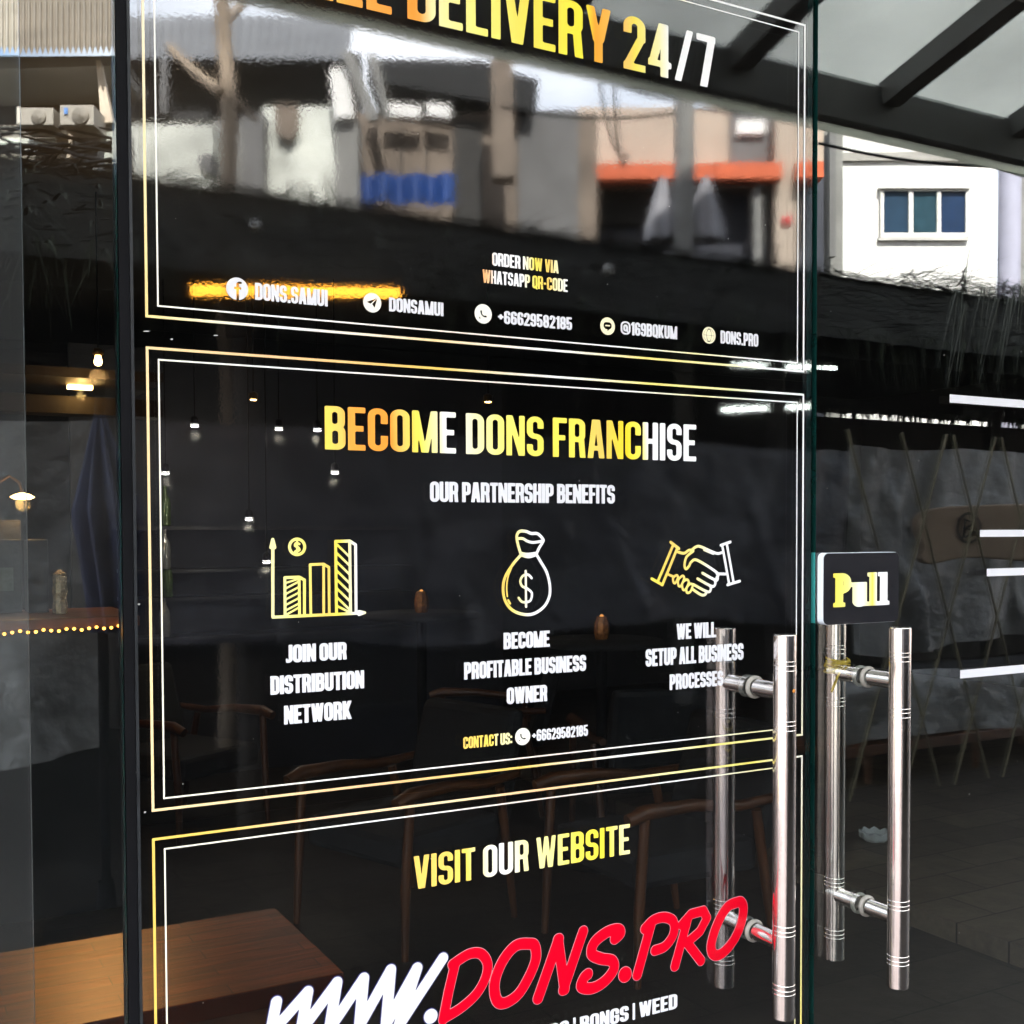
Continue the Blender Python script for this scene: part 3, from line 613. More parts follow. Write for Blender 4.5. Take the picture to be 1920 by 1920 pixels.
def bulb_light(name, loc, power, col, rad=.03):
    l = bpy.data.lights.new(name, 'POINT'); l.energy = power; l.color = col; l.shadow_soft_size = rad
    o = bpy.data.objects.new(name, l); COL.objects.link(o); o.location = loc; return o
M_BULB = glow('warm_bulb', (1, .55, .16), 4.0); M_BULBW = glow('white_bulb', (1, .93, .82), 4.0); M_AMBER = glow('amber_led', (1, .36, .05), 1.0)
M_FLAME = glow('lamp_filament', (1, .5, .14), 2.5); M_TUBEW = glow('white_tube', (.9, 1, .92), 2.2)
M_BRASS = pbr('dark_brass', (.12, .07, .02), .35, .8, var=.3)
# pendant bulb
p = inn(184, 678, 4.6); e = empty('pendant_lamp', p, 'single warm pendant bulb under the brown ceiling beside the left jamb', 'lamp')
MB().lathe([(.001,-.018),(.012,-.013),(.016,-.002),(.014,.008),(.011,.018),(.010,.03)], p, 18).build('bulb', M_BULB, e)
MB().lathe([(.001,.055),(.018,.05),(.022,.03),(.012,.024)], p, 18).build('socket', M_BRASS, e); MB().tube([p+Vector((0,0,.05)), Vector((p.x,p.y,2.85))], .003, 6).build('cord', M_SEAL, e)
q = bulb_light('bulb_glow', p-Vector((0,0,.06)), .4, (1, .55, .2)); q.parent = e; q.matrix_parent_inverse = Matrix.Translation(-p)
l_ = bpy.data.lights.new('table_fill_spot', 'SPOT'); l_.energy = 7; l_.color = (1, .45, .14); l_.spot_size = R(38); l_.spot_blend = .8; l_.shadow_soft_size = .04  # added spot aimed at the table; the bare bulb casts no beam
q = bpy.data.objects.new('table_fill_spot', l_); COL.objects.link(q); q.location = p-Vector((0,.03,.07)); q.rotation_euler = (q.location-Vector((.1,.72,.75))).to_track_quat('Z','Y').to_euler(); q.parent = e; q.matrix_parent_inverse = Matrix.Translation(-p)
# soffit beam with a recessed light over the bar
p = inn(150, 735, 5.0); sof = empty('ceiling_beam', (p.x, p.y, p.z), 'brown beam over the bar with a recessed warm light', 'beam')
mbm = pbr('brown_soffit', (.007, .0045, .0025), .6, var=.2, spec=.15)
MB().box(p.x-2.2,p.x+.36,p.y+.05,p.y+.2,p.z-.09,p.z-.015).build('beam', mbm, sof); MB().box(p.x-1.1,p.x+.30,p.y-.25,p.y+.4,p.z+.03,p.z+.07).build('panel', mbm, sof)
MB().box(p.x-.05,p.x+.05,p.y-.02,p.y+.02,p.z+.012,p.z+.028).build('recessed_light', M_BULB, sof)
q = bulb_light('beam_glow', p+Vector((0,-.06,-.02)), .2, (1, .58, .2), .02); q.parent = sof; q.matrix_parent_inverse = Matrix.Translation(-sof.location)
# bar counter
k = 4.55; a = inn(-120, 1160, k); c = inn(238, 1150, k)
zt = 1.15; cy0 = min(a.y, c.y)
bc = empty('bar_counter', (c.x-1, cy0+.4, 0), 'dark bar counter with an amber light string along its edge', 'counter')
MB().box(c.x-3, c.x+.05, cy0, cy0+.62, zt-.02, zt+.02).build('countertop', pbr('counter_top', (.16, .075, .04), .35, var=.4, scale=5), bc, .004)
MB().box(c.x-2.95, c.x, cy0+.06, cy0+.55, 0, zt-.02).build('body', pbr('bar_front', (.007, .007, .008), .6, var=.3, spec=.2), bc)
rope = MB().tube([(c.x-1.6+1.62*i/30, cy0-.010, zt-.04+.02*i/30+.002*math.sin(i*2.3)) for i in range(31)], .003, 6).build('light_string', M_BRASS, bc)
bulb0 = MB().lathe([(.001,-.006),(.006,-.003),(.006,.003),(.001,.006)], (0,0,0), 8).build('bulb', M_AMBER)
for i in range(60):
    o = bulb0 if i == 0 else bulb0.copy()
    if i: COL.objects.link(o)
    o.parent = rope; o.location = Vector((c.x-1.6+1.62*i/59, cy0-.016, zt-.04+.02*i/59+.004*math.sin(i*1.9)))
# things on the bar
def menu_box(u0, u1, v0, v1, kk, lab, mark):
    a = inn(u0, v1, kk); d = inn(u1, v0, kk); wd = d.x-a.x; hg = d.z-(zt+.02)
    e = empty('carton', (a.x+wd/2, a.y, zt+.02), lab, 'box', 'cartons on the bar')
    MB().box(a.x,a.x+wd,a.y,a.y+.12,zt+.021,zt+.02+hg).build('carton_body', pbr('black_card', (.018,.02,.024), .5, var=.2), e, .002)
    MB().box(a.x+wd*.22,a.x+wd*.78,a.y-.002,a.y-.0005,zt+.02+hg*.30,zt+.02+hg*.62).build('label_patch', mark, e)
menu_box(-30, 43, 1012, 1113, 4.7, 'black carton with a grey green label patch, leftmost on the bar', pbr('grey_green_card', (.10,.13,.10), .6, var=.3, scale=60))
menu_box(52, 92, 1012, 1113, 4.72, 'slim black carton with a dark panel, beside the crystal jar on the bar', pbr('dark_card', (.035,.035,.035), .6, var=.3, scale=60))
menu_box(0, 41, 975, 1008, 4.95, 'small grey carton standing behind the leftmost carton on the bar', pbr('grey_card', (.12,.12,.12), .6, var=.2))
a = inn(112, 1118, 4.68); e = empty('glass_jar', (a.x, a.y, zt+.02), 'cut crystal jar glinting amber on the bar', 'jar')
M_CRYS = pbr('cut_crystal', (.55, .42, .25), .12, .7, var=.6, scale=70, bump=1.0, bscale=70)
MB().lathe([(.001,0),(.028,0),(.031,.03),(.027,.06),(.031,.09),(.027,.12),(.029,.15),(.024,.155),(.001,.155)], (a.x,a.y,zt+.021), 10, sm=False).build('jar_body', M_CRYS, e)
MB().lathe([(.025,0),(.028,.006),(.012,.016),(.006,.024),(.001,.026)], (a.x,a.y,zt+.177), 10, sm=False).build('lid', M_CRYS, e)
p = inn(42, 932, 4.9); e = empty('table_lamp', (p.x, p.y, zt+.02), 'lit amber table lamp with a curved arm on the bar', 'lamp')
MB().lathe([(.001,-.012),(.03,-.010),(.05,0),(.03,.012),(.001,.02)], p, 16).build('lamp_head', M_FLAME, e)
MB().tube([p+Vector((.0,0,.015)), p+Vector((-.01,0,.06)), p+Vector((-.05,0,.09)), p+Vector((-.11,0,.05)), p+Vector((-.12,0,-.1)), Vector((p.x-.12,p.y,zt+.03))], .006, 8).build('arm', M_BRASS, e)
MB().lathe([(.001,.012),(.05,.010),(.055,0)], (p.x-.12,p.y,zt+.021), 20).build('base', M_BRASS, e)
q = bulb_light('lamp_glow', p-Vector((0,.05,.03)), .35, (1, .5, .15)); q.parent = e; q.matrix_parent_inverse = Matrix.Translation(-e.location)
# back bar shelf with bottles and white spotlights
sh = empty('bottle_shelf', inn(330, 1000, 6.6), 'tall dark shelf unit of bottles behind the bar', 'shelf')
o_ = inn(300, 1000, 6.7)
b = MB()
zs_ = [inn(312, v, 6.6).z for v in (985, 1068, 1122, 1198)]
for z_ in zs_: b.box(o_.x-.2,o_.x+1.6,o_.y,o_.y+.25,z_-.025,z_-.005)
b.build('shelf_board', pbr('shelf_black', (.02,.02,.022), .4, var=.2), sh)
MB().box(o_.x-.45,o_.x+2.4,o_.y+.26,o_.y+.3,.0,2.6).build('shelf_back', pbr('shelf_back', (.014,.015,.022), .6, var=.3, scale=3), sh)
gb = pbr('green_bottle', (.10,.16,.05), .1, .3, var=.4, scale=30, spec=.8); cb = pbr('pale_bottle', (.35,.36,.33), .1, .4, var=.3, scale=30, spec=.8)
nm = ['top', 'second', 'third', 'lowest']
for i, z_ in enumerate(zs_):
    pb = inn(313, 1000, 6.68); x_ = pb.x+random.uniform(-.01, .01)
    bt = MB().lathe([(.001,0),(.03,.002),(.033,.01),(.033,.13),(.028,.16),(.012,.19),(.011,.23),(.014,.232),(.001,.235)], (x_, pb.y+.05, z_-.004), 16).build('bottle', gb if i % 2 == 0 else cb)
    tag(bt, f'{"green" if i % 2 == 0 else "pale"} bottle standing on the {nm[i]} shelf board, by the poster border', 'bottle', 'bottles on the back shelf')
spots = [(365,797,'first from the left border, high up'), (523,803,'left of the heading, second of the high pair'), (595,805,'touching the first letter of the franchise heading'), (628,885,'under the first word of the heading'), (467,972,'lowest, above the chart icon'), (310,886,'on the left border line'), (500,1052,'faint, just above the chart icon arrow')]
for i, (u, v, lb) in enumerate(spots):
    p = inn(u, v, 6.2); e = empty('spotlight', p, f'small white spotlight {lb}', 'spotlight', 'white spotlights in the shop')
    MB().lathe([(.001,-.012),(.019,-.009),(.022,.003),(.001,.008)], p, 12).build('lens', M_BULBW, e)
    MB().lathe([(.02,-.006),(.022,.0),(.02,.04),(.006,.05),(.001,.05)], p, 12).build('housing', M_SEAL, e); q = bulb_light('spot_glow', p+Vector((.02,.06,-.05)), .16, (1,.88,.7), .02); q.parent = e; q.matrix_parent_inverse = Matrix.Translation(-p); MB().tube([p+Vector((0,0,.05)), Vector((p.x,p.y,2.85))], .003, 6).build('stem', M_SEAL, e)
for u, v, lb in ((475,748,'above the word become'), (915,752,'above the word dons')):
    p = inn(u, v, 6.4); e = empty('downlight', p, f'tiny warm downlight {lb} on the dark ceiling', 'downlight', 'warm downlights in the shop')
    MB().lathe([(.001,-.010),(.016,-.008),(.02,.002),(.001,.01)], p, 12).build('lens', M_BULB, e); MB().lathe([(.024,-.004),(.026,.03),(.01,.04),(.001,.04)], p, 12).build('housing', M_BRASS, e); MB().tube([p+Vector((0,0,.03)), Vector((p.x,p.y,2.85))], .004, 6).build('stem', M_SEAL, e)
# lantern table far inside
for u, v, kk, lb in ((790,1122,5.6,'amber glass lantern on the round table left of the money bag'), (1128,1170,5.2,'amber glass lantern on the round table right of the money bag')):
    p = inn(u, v, kk); t_ = empty('round_table', (p.x, p.y, 0), lb.replace('amber glass lantern on the round table', 'small dark round table under the lantern,'), 'table', 'small round tables')
    zt2 = p.z-.07
    MB().lathe([(.001,0),(.28,0),(.285,.012),(.28,.025),(.001,.025)], (p.x,p.y,zt2-.025), 30).build('tabletop', M_DARKF, t_); MB().tube([(p.x,p.y,.02),(p.x,p.y,zt2-.025)], .025, 12).build('column', M_SEAL, t_); MB().lathe([(.2,0),(.2,.01),(.03,.03)], (p.x,p.y,.004), 24).build('base', M_SEAL, t_)
    e = empty('lantern', (p.x, p.y, zt2), lb, 'lantern', 'amber lanterns')
    MB().lathe([(.001,.001),(.03,.002),(.036,.03),(.034,.07),(.026,.1),(.022,.105)], (p.x,p.y,zt2), 9, sm=False).build('glass_body', pbr('amber_glass', (.45,.16,.04), .12, .6, var=.6, scale=60, bump=1, bscale=50), e)
    MB().lathe([(.001,.0),(.009,.004),(.009,.010),(.001,.014)], (p.x,p.y,zt2+.100), 8).build('flame', glow('candle', (1,.40,.10), .18), e)
# armchairs
def armchair():
    e = empty('armchair', (0,0,0), 'x', 'chair', 'wooden armchairs')
    for x in (-.3, .3):
        MB().tube([(x,-.28,0),(x*.98,-.27,.25),(x,-.25,.56)], [.013,.019,.018], 10).build('leg', M_WOOD, e)
        MB().tube([(x*.95,.32,0),(x*.95,.28,.25),(x,.22,.53)], [.013,.019,.018], 10).build('leg', M_WOOD, e)
        MB().tube([(x,-.32,.555),(x,-.25,.575),(x*.98,-.05,.575),(x*.98,.15,.55),(x*.95,.34,.56)], [.022,.028,.022,.02,.016], 10).build('armrest', M_WOOD, e)
    MB().box(-.27,.27,-.26,.26,.30,.42).build('seat', M_DARKF, e, .03)
    MB().hexa([(-.27,.24,.36),(.27,.24,.36),(.27,.33,.36),(-.27,.33,.36),(-.26,.36,.80),(.26,.36,.80),(.26,.43,.80),(-.26,.43,.80)]).build('backrest', M_DARKF, e, .03)
    return e
ac = armchair()
def copy_tree(o, parent=None):
    c = o.copy(); COL.objects.link(c)
    if parent: c.parent = parent
    for ch in list(o.children): copy_tree(ch, c)
    return c
places = [(2.44, 2.08, R(-90), 'armchair with pale wood arms, nearest the left door handles, under the website heading'),
          (1.75, 2.75, R(-70), 'armchair in the dark behind the website heading, left of the nearest armchair'),
          (1.35, 4.6, R(30), 'armchair far back under the distribution caption'),
          (2.9, 4.3, R(-120), 'armchair far back under the owner caption'),
          (3.2, 3.2, R(160), 'armchair seen under the setup caption beside the handles')]
for i, (x, y, a, lb) in enumerate(places):
    o = ac if i == 0 else copy_tree(ac); o.location = (x, y, 0); o.rotation_euler = (0, 0, a); o['label'] = lb
# ashtray on the platform
p = inn(1640, 1603, 5.28); ash = MB()
nseg = 32; prof = [(.001,.0),(.055,.0),(.066,.012),(.070,.038),(.062,.040),(.052,.016),(.001,.012)]; vs = []
for r_, h_ in prof:
    for k in range(nseg):
        q = 2*math.pi*k/nseg; f_ = 1+.05*math.cos(8*q); hh = h_*(1+(.18*math.cos(8*q) if h_ > .03 else 0)); vs.append((p.x+r_*f_*math.cos(q), p.y+r_*f_*math.sin(q), .082+hh))
ash.add(vs, [(i*nseg+k, i*nseg+(k+1) % nseg, (i+1)*nseg+(k+1) % nseg, (i+1)*nseg+k) for i in range(len(prof)-1) for k in range(nseg)])
mt, t, o = nodes('ashtray_glass'); g1 = N(t, 'ShaderNodeBsdfPrincipled', Roughness=.08); g1.inputs['Base Color'].default_value = (.96,.98,.98,1); g1.inputs['Transmission Weight'].default_value = .65
t.links.new(g1.outputs[0], o.inputs[0])
tag(ash.build('ashtray', mt), 'scalloped clear glass ashtray on the stone platform', 'ashtray')

# ------------------------------------------------------------------ across the street (seen in the glass)
M_THATCH = pbr('dry_palm_thatch', (.008, .008, .006), .95, var=.6, scale=12, bump=.8, stretch=(6, 1, 1), spec=.08)
M_LEAF = pbr('dry_palm_leaf', (.024, .030, .018), .8, var=.9, scale=8, spec=.15)
M_TARP = pbr('grey_tarpaulin', (.21, .215, .22), .4, var=.15, scale=3, bump=1, bscale=5, bdist=.07)
M_POST = pbr('dark_timber', (.03, .026, .022), .8, var=.3)
X0, X1 = -3.0, 14.5
hut = empty('thatched_pavilion', (5, -5.8, 0), 'long palm thatched pavilion with open sides, reflected across the glass', 'pavilion')
def slope(y0, z0, y1, z1, th):
    b = MB()
    def f(u, v):
        n_ = .012*math.sin(u*57+v*9)+.012*math.sin(u*331+2*v); return (X0+(X1-X0)*u, y0+(y1-y0)*v, z0+(z1-z0)*v+n_*(.4+.6*abs(math.sin(v*7))))
    b.grid(f, 120, 8); b.grid(lambda u, v: (lambda p_: (p_[0], p_[1], p_[2]-th))(f(1-u, v)), 120, 8); return b
slope(-3.9, 2.66, -5.7, 3.56, .12).build('roof', M_THATCH, hut); slope(-5.7, 3.56, -8.2, 2.92, .12).build('roof', M_THATCH, hut)
b = MB()
def blade(p, d, L, wd, droop):
    d = d.normalized(); s = d.cross(Vector((0,0,1))).normalized()*wd; pts = []
    for j in range(4):
        tt = j/3; c_ = p+d*L*tt+Vector((0,0,-droop*tt*tt)); pts.append((c_, s*(1-tt*.85)))
    vs = []
    for c_, s_ in pts: vs += [c_-s_, c_+s_]
    b.add(vs, [(2*j,2*j+1,2*j+3,2*j+2) for j in range(3)])
for i in range(6500):                        # front fringe, slope tufts and ridge tufts
    x = random.uniform(X0, X1); kind = random.random()
    if kind < .30: blade(Vector((x, -3.9-random.uniform(0,.25), 2.66+random.uniform(-.05,.1))), Vector((random.gauss(0,.4), .3, -1)), random.uniform(.10,.32), .008, .03)
    elif kind < .62:
        v = random.random(); blade(Vector((x, -3.9-1.8*v, 2.70+.9*v)), Vector((random.gauss(.5,.6), 1, .05)), random.uniform(.2,.5), .009, .14)
    elif kind < .95: blade(Vector((x, -5.65, 3.56+random.uniform(-.06,.03))), Vector((random.gauss(.9,.7), random.gauss(.2,.4), random.uniform(.0,.25))), random.uniform(.2,.55), .008, .14)
    else: blade(Vector((random.uniform(8, X1), -8.02, 3.0)), Vector((random.gauss(0,.5), -.1, -1)), random.uniform(.18,.4), .035, .02)
for i in range(900):                         # the ridge is shaggier towards the right end
    x = random.uniform(7.5, X1); blade(Vector((x, -5.65, 3.56+random.uniform(-.02,.10))), Vector((random.gauss(1.0,.6), random.gauss(.2,.4), random.uniform(.15,.55))), random.uniform(.25,.6), .009, .16)
b.build('leaf_fringe', M_LEAF, hut)
b = MB()
for u in (1790, 1815, 1842, 1868, 1890, 1905):   # longer loose fronds at the right end
    p = ext(u, 555+random.uniform(-28, 28), 7.1)
    for j in range(3): blade(p+Vector((random.gauss(0,.05),0,0)), Vector((-.35+random.gauss(0,.1), .1, -1)), random.uniform(.25,.6), .006, .05)
b.build('loose_frond', pbr('pale_palm_leaf', (.05,.056,.04), .7, var=.3), hut)
for x in (-1.5, 1.6, 5.0, 8.4, 11.6):
    for y in (-4.3, -7.9): MB().tube([(x,y,0),(x,y,2.75 if y > -5 else 2.95)], .06, 10).build('post', M_POST, hut)
MB().box(X0,8.7,-8.05,-8.0,0,2.95).box(8.7,X1,-8.05,-8.0,0,2.72).build('back_wall', pbr('bamboo_dark', (.02,.019,.016), .8, var=.4), hut)
# tarpaulins along the pavilion front
def tarp(xa, xb, zt_, zb_, y, lb, seed, wav=.05, mat=None):
    L_ = xb-xa
    rs = random.Random(seed); ph = [rs.uniform(0, 6) for _ in range(6)]
    def f(u, v):
        d_ = wav*(math.sin(u*(xb-xa)*5+ph[0])*.5+math.sin(u*(xb-xa)*11+ph[1]+v*2.5)*.3+math.sin(u*(xb-xa)*3+v*5+ph[2])*.5)*(.25+v)
        d_ += wav*.35*math.sin(u*L_*17+v*7+ph[4])*math.sin(u*L_*2.3+ph[5])+wav*.25*math.sin(v*13+u*L_*4+ph[1])*v
        d_ += wav*.9*math.exp(-((u*(xb-xa) % 1.1-.3-v*.45)/.05)**2)*v
        return (xa+(xb-xa)*u, y+d_, zt_+(zb_-zt_)*v+.03*math.sin(u*(xb-xa)*2.4+ph[3])*(v+.3)-.02*math.sin(math.pi*(u*(xb-xa)/1.1 % 1)))
    o = MB().grid(f, int((xb-xa)*36), 30).build('tarpaulin', mat or M_TARP); tag(o, lb, 'tarpaulin', 'tarpaulins along the pavilion'); return o
def xz(u, v, D): r = ray(u, v); k = (D-EYE.y)/r.y; p_ = EYE+r*k; return p_.x, p_.z
xa = -1.2; xb, zb = xz(196, 1402, 4.1); zt1 = xz(100, 782, 4.1)[1]
tarp(xa, xb, zt1, zb, -4.1, 'wrinkled grey tarpaulin hanging low, leftmost on the pavilion', 1, .05)
xa2, _ = xz(215, 900, 4.2); xb2, _ = xz(1590, 900, 4.2); zt2_ = xz(900, 812, 4.2)[1]; zb2 = xz(900, 1188, 4.2)[1]
tarp(xa2, xb2, zt2_, zb2, -4.2, 'long dark grey tarpaulin across the middle of the pavilion', 2, .035, pbr('charcoal_tarpaulin', (.09,.095,.115), .45, var=.2, scale=3, bump=1, bscale=6, bdist=.05))
xa3, _ = xz(1590, 900, 4.25); zt3 = xz(1750, 838, 4.25)[1]; zb3 = xz(1700, 1212, 4.25)[1]
tarp(xa3, xa3+5, zt3, zb3, -4.25, 'draped grey tarpaulin with sagging folds behind the pull sign', 3, .09)
# bench with a long grey cushion in front of the pavilion
pl, zl = xz(1582, 1395, 3.6); pr_ = pl+3.2; zs0 = xz(1700, 1265, 3.6)[1]; zs1 = xz(1582, 1400, 3.6)[1]
be = empty('daybed', (pl+1.6, -3.9, 0), 'wooden daybed with a grey cover, reflected right of the handles', 'daybed')
MB().grid(lambda u, v: (pl+(pr_-pl)*u, -3.6+.02*math.sin(u*23+v*3)-.25*max(0,.2-v), zs0+(zs1-zs0)*v+.015*math.sin(u*9)), 90, 14).build('cover', M_TARP, be)
MB().box(pl,pr_,-4.05,-3.66,zs1+.02,zs0-.01).build('cushion', M_DARKF, be, .03)
MB().box(pl-.05,pr_,-4.05,-3.58,zs1-.07,zs1-.01).build('rail', M_WOOD, be, .004)
for x in (pl+.22, pl+1.15, pl+2.1): MB().tube([(x,-3.62,0.0),(x,-3.62,zs1-.07)], [.018,.03], 10).build('leg', M_WOOD, be)
for x in (pl+.22, pl+2.1): MB().tube([(x,-4.02,0.0),(x,-4.02,zs1-.07)], [.018,.03], 10).build('leg', M_WOOD, be)
# bamboo lattice at the right
la = empty('bamboo_lattice', (pl+2.2, -3.3, 0), 'crossed bamboo lattice sticks, far right', 'lattice')
b = MB()
for i in range(11):
    x = pl-.2+i*.42; b.tube([(x,-3.35,.0),(x+.75,-3.35,2.05)], .0085, 6); b.tube([(x+.75,-3.38,.0),(x,-3.38,2.05)], .0085, 6)
b.build('sticks', pbr('bamboo', (.16,.145,.085), .5, var=.5, scale=3), la)
# closed parasol
p = ext(190, 985, 4.25); pr = empty('closed_parasol', (p.x, p.y, 0), 'closed navy parasol standing outside, reflected by the left jamb', 'parasol')
zt_ = ext(190, 772, 4.25).z; zb_ = ext(210, 1185, 4.25).z
def pf(u, v):
    q = 2*math.pi*u; r_ = (.012+.085*min(1, v*2.2)-.045*max(0, v-.5))*(1+.32*math.cos(8*q+v*2)); return (p.x+.05*v+r_*math.cos(q), p.y+r_*math.sin(q), zt_+(zb_-zt_)*v)
MB().grid(pf, 64, 24).build('canopy', pbr('navy_canvas', (.035,.045,.10), .7, var=.3), pr)
MB().tube([(p.x,p.y,0),(p.x,p.y,zt_+.05)], .018, 10).build('pole', M_SEAL, pr); MB().lathe([(.22,0),(.22,.05),(.04,.08),(.03,.2)], (p.x,p.y,.004), 20).build('base', M_SEAL, pr)
# lamps under the pavilion roof
a = ext(360, 543, 4.5); c = ext(748, 549, 4.9); e = empty('tube_light', (a+c)/2, 'long amber tube light under the thatch, glowing behind the first social name', 'tube light')
MB().tube([a, c], .021, 10).build('tube', glow('amber_tube', (1,.40,.035), 2.2), e); MB().bar(a+Vector((0,-.05,.02)), c+Vector((0,-.05,.02)), .03, .02).build('batten', M_POST, e)
for (u0, v0, u1, v1, kk, lb) in ((1375, 682, 1570, 690, 8.2, 'white tube light under the thatch crossing the upper poster corner'), (1355, 768, 1520, 762, 8.0, 'white tube light just below the poster seam, near the jamb of the right door')):
    a = ext(u0, v0, kk); c = ext(u1, v1, kk); e = empty('tube_light', (a+c)/2, lb, 'tube light', 'white tube lights')
    MB().tube([a, c], .016, 10).build('tube', M_TUBEW, e); MB().bar(a+Vector((0,-.05,.03)), c+Vector((0,-.05,.03)), .04, .03).build('batten', M_POST, e)
for u, v, lb in ((478, 423, 'small bird shaped ceiling spot on the thatch, left one'), (1140, 507, 'small ceiling spot on the thatch, right one by the order caption')):
    p = ext(u, v, 5.35); e = empty('thatch_spot', p, lb, 'spotlight', 'spots clipped on the thatch')
    MB().lathe([(.001,-.03),(.022,-.022),(.026,.0),(.02,.02),(.001,.026)], p, 12).build('lamp_body', pbr('spot_grey', (.3,.3,.28), .3, .5), e)
    for s_ in (-1, 1): MB().hexa([p+Vector((s_*.02,0,.0)),p+Vector((s_*.085,0,.012)),p+Vector((s_*.085,-.02,.012)),p+Vector((s_*.02,-.02,.0)),p+Vector((s_*.02,0,.016)),p+Vector((s_*.085,0,.02)),p+Vector((s_*.085,-.02,.02)),p+Vector((s_*.02,-.02,.016))]).build('bracket', M_SEAL, e)

# awning over the pavement
aw = empty('awning', (3, -1.2, 3.3), 'grey translucent awning on dark steel beams over the doors', 'awning')
M_SHEET = pbr('translucent_sheet', (.74, .74, .64), .5, var=.22, scale=1.1, trans=.72); M_STEEL = pbr('dark_grey_steel', (.085, .088, .09), .5, var=.2)
DA = 2.0; zbm = xz(1537, 213, DA)[1]; ztm = xz(1537, 132, DA)[1]; rise = .55
MB().box(-2.8, 13, -DA-.06, -DA, zbm, ztm).build('edge_beam', M_STEEL, aw)
def shf(u, v): x = -2.8+15.8*u; y = -.02-(DA+.045)*v; return (x, y, ztm+.004+rise*(1-v)+.003*math.sin(x*30))
MB().grid(shf, 190, 6).build('sheet', M_SHEET, aw)
us = [xz(u, 140, DA)[0] for u in (1385, 1632, 1908)]; stp = (us[2]-us[0])/2; x = us[0]-5*stp
while x < -2.7: x += stp
while x < 13:
    MB().bar((x,-.02,ztm+rise-.03), (x,-DA,ztm-.03), .085, .09).build('rafter', M_STEEL, aw); x += stp
b = MB(); b.bar((-2.8,-1.15,ztm+rise*.42+.02), (13,-1.15,ztm+rise*.42+.02), .012, .012); b.build('purlin', M_STEEL, aw)
MB().bar((-2.8,-DA-.11,zbm+.012), (13,-DA-.11,zbm+.012), .085, .006).build('drip_strip', M_SHEET, aw)

# buildings
def slab(pts, k, th, name, mat, parent, bev=0): return MB().prism([ext(u, v, k) for u, v in pts], FWX*th).build(name, mat, parent, bev)
def rect(u0, v0, u1, v1): return [(u0,v0),(u0,v1),(u1,v1),(u1,v0)]
c_ = lambda *a, **k: pbr(*a, **k)
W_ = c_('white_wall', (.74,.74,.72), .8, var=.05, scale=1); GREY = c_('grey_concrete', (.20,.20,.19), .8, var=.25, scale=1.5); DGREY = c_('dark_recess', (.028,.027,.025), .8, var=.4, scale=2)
MID = c_('mid_grey', (.12,.12,.12), .7, var=.25, scale=2); PANEL = c_('pale_panel', (.50,.52,.47), .6, var=.55, scale=1.8); BEIGE = c_('beige_plaster', (.42,.35,.28), .8, var=.2, scale=1); BROWN = c_('brown_wall', (.17,.135,.105), .8, var=.4, scale=1.6)
GV = 1180                                    # where the ground meets far walls, below anything the glass shows
# shack with air conditioners, far left
k = 9.5; o0 = ext(90, 990, k); sk = empty('shack', (o0.x, o0.y, 0), 'shack with corrugated roof edge and dark upper opening, reflected far left', 'building')
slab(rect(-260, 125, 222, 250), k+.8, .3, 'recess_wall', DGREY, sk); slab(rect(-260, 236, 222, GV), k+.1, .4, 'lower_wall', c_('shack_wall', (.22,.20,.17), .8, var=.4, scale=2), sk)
slab([(-260,108),(-260,140),(215,122),(215,104)], k-.05, .8, 'soffit', GREY, sk)
b = MB(); A0, A1, B0, B1 = ext(-260, 100, k-.3), ext(218, 92, k-.3), ext(-260, -30, k+1.2), ext(218, -15, k+1.2)
def cf(u, v):
    q = (A0*(1-u)+A1*u)*(1-v)+(B0*(1-u)+B1*u)*v; return q+Vector((0,0,.028*math.sin(u*46*6.283)))
b.grid(cf, 460, 4); b.build('corrugated_roof', c_('corrugated_sheet', (.22,.19,.155), .6, var=.2, scale=3), sk)
slab([(180,112),(188,112),(212,228),(190,230)], k-.1, .06, 'leaning_board', c_('pale_board', (.60,.50,.40), .7, var=.15), sk)
for i, (pt, mt_, lb) in enumerate((([(105,233),(105,295),(137,295),(137,233)], BEIGE, 0), ([(138,226),(138,295),(166,295),(166,226)], c_('blue_grey_panel', (.24,.26,.28), .6, var=.2), 0), ([(168,224),(168,270),(183,270),(183,224)], c_('lilac_panel', (.34,.33,.37), .6, var=.2), 0), ([(184,230),(184,306),(222,306),(222,230)], PANEL, 0), ([(-100,262),(-100,288),(104,284),(104,258)], PANEL, 0))):
    slab(pt, k-.02-.01*i, .05, 'wall_panel', mt_, sk)
slab([(158,270),(158,315),(183,318),(183,272)], k-.25, .15, 'meter_box', MID, sk)
b = MB()
for i in range(12):
    v = 240+i*5; s = [ext(-120+j*30, v+14*math.sin(j*.5+i)+random.uniform(-3,3)+(j*1.2), k-.22-.015*i) for j in range(12)]; b.tube(s, .008+.004*(i % 3), 6)
tag(b.build('cable_bundle', M_SEAL), 'tangle of black cables sagging below the air conditioners', 'cable')
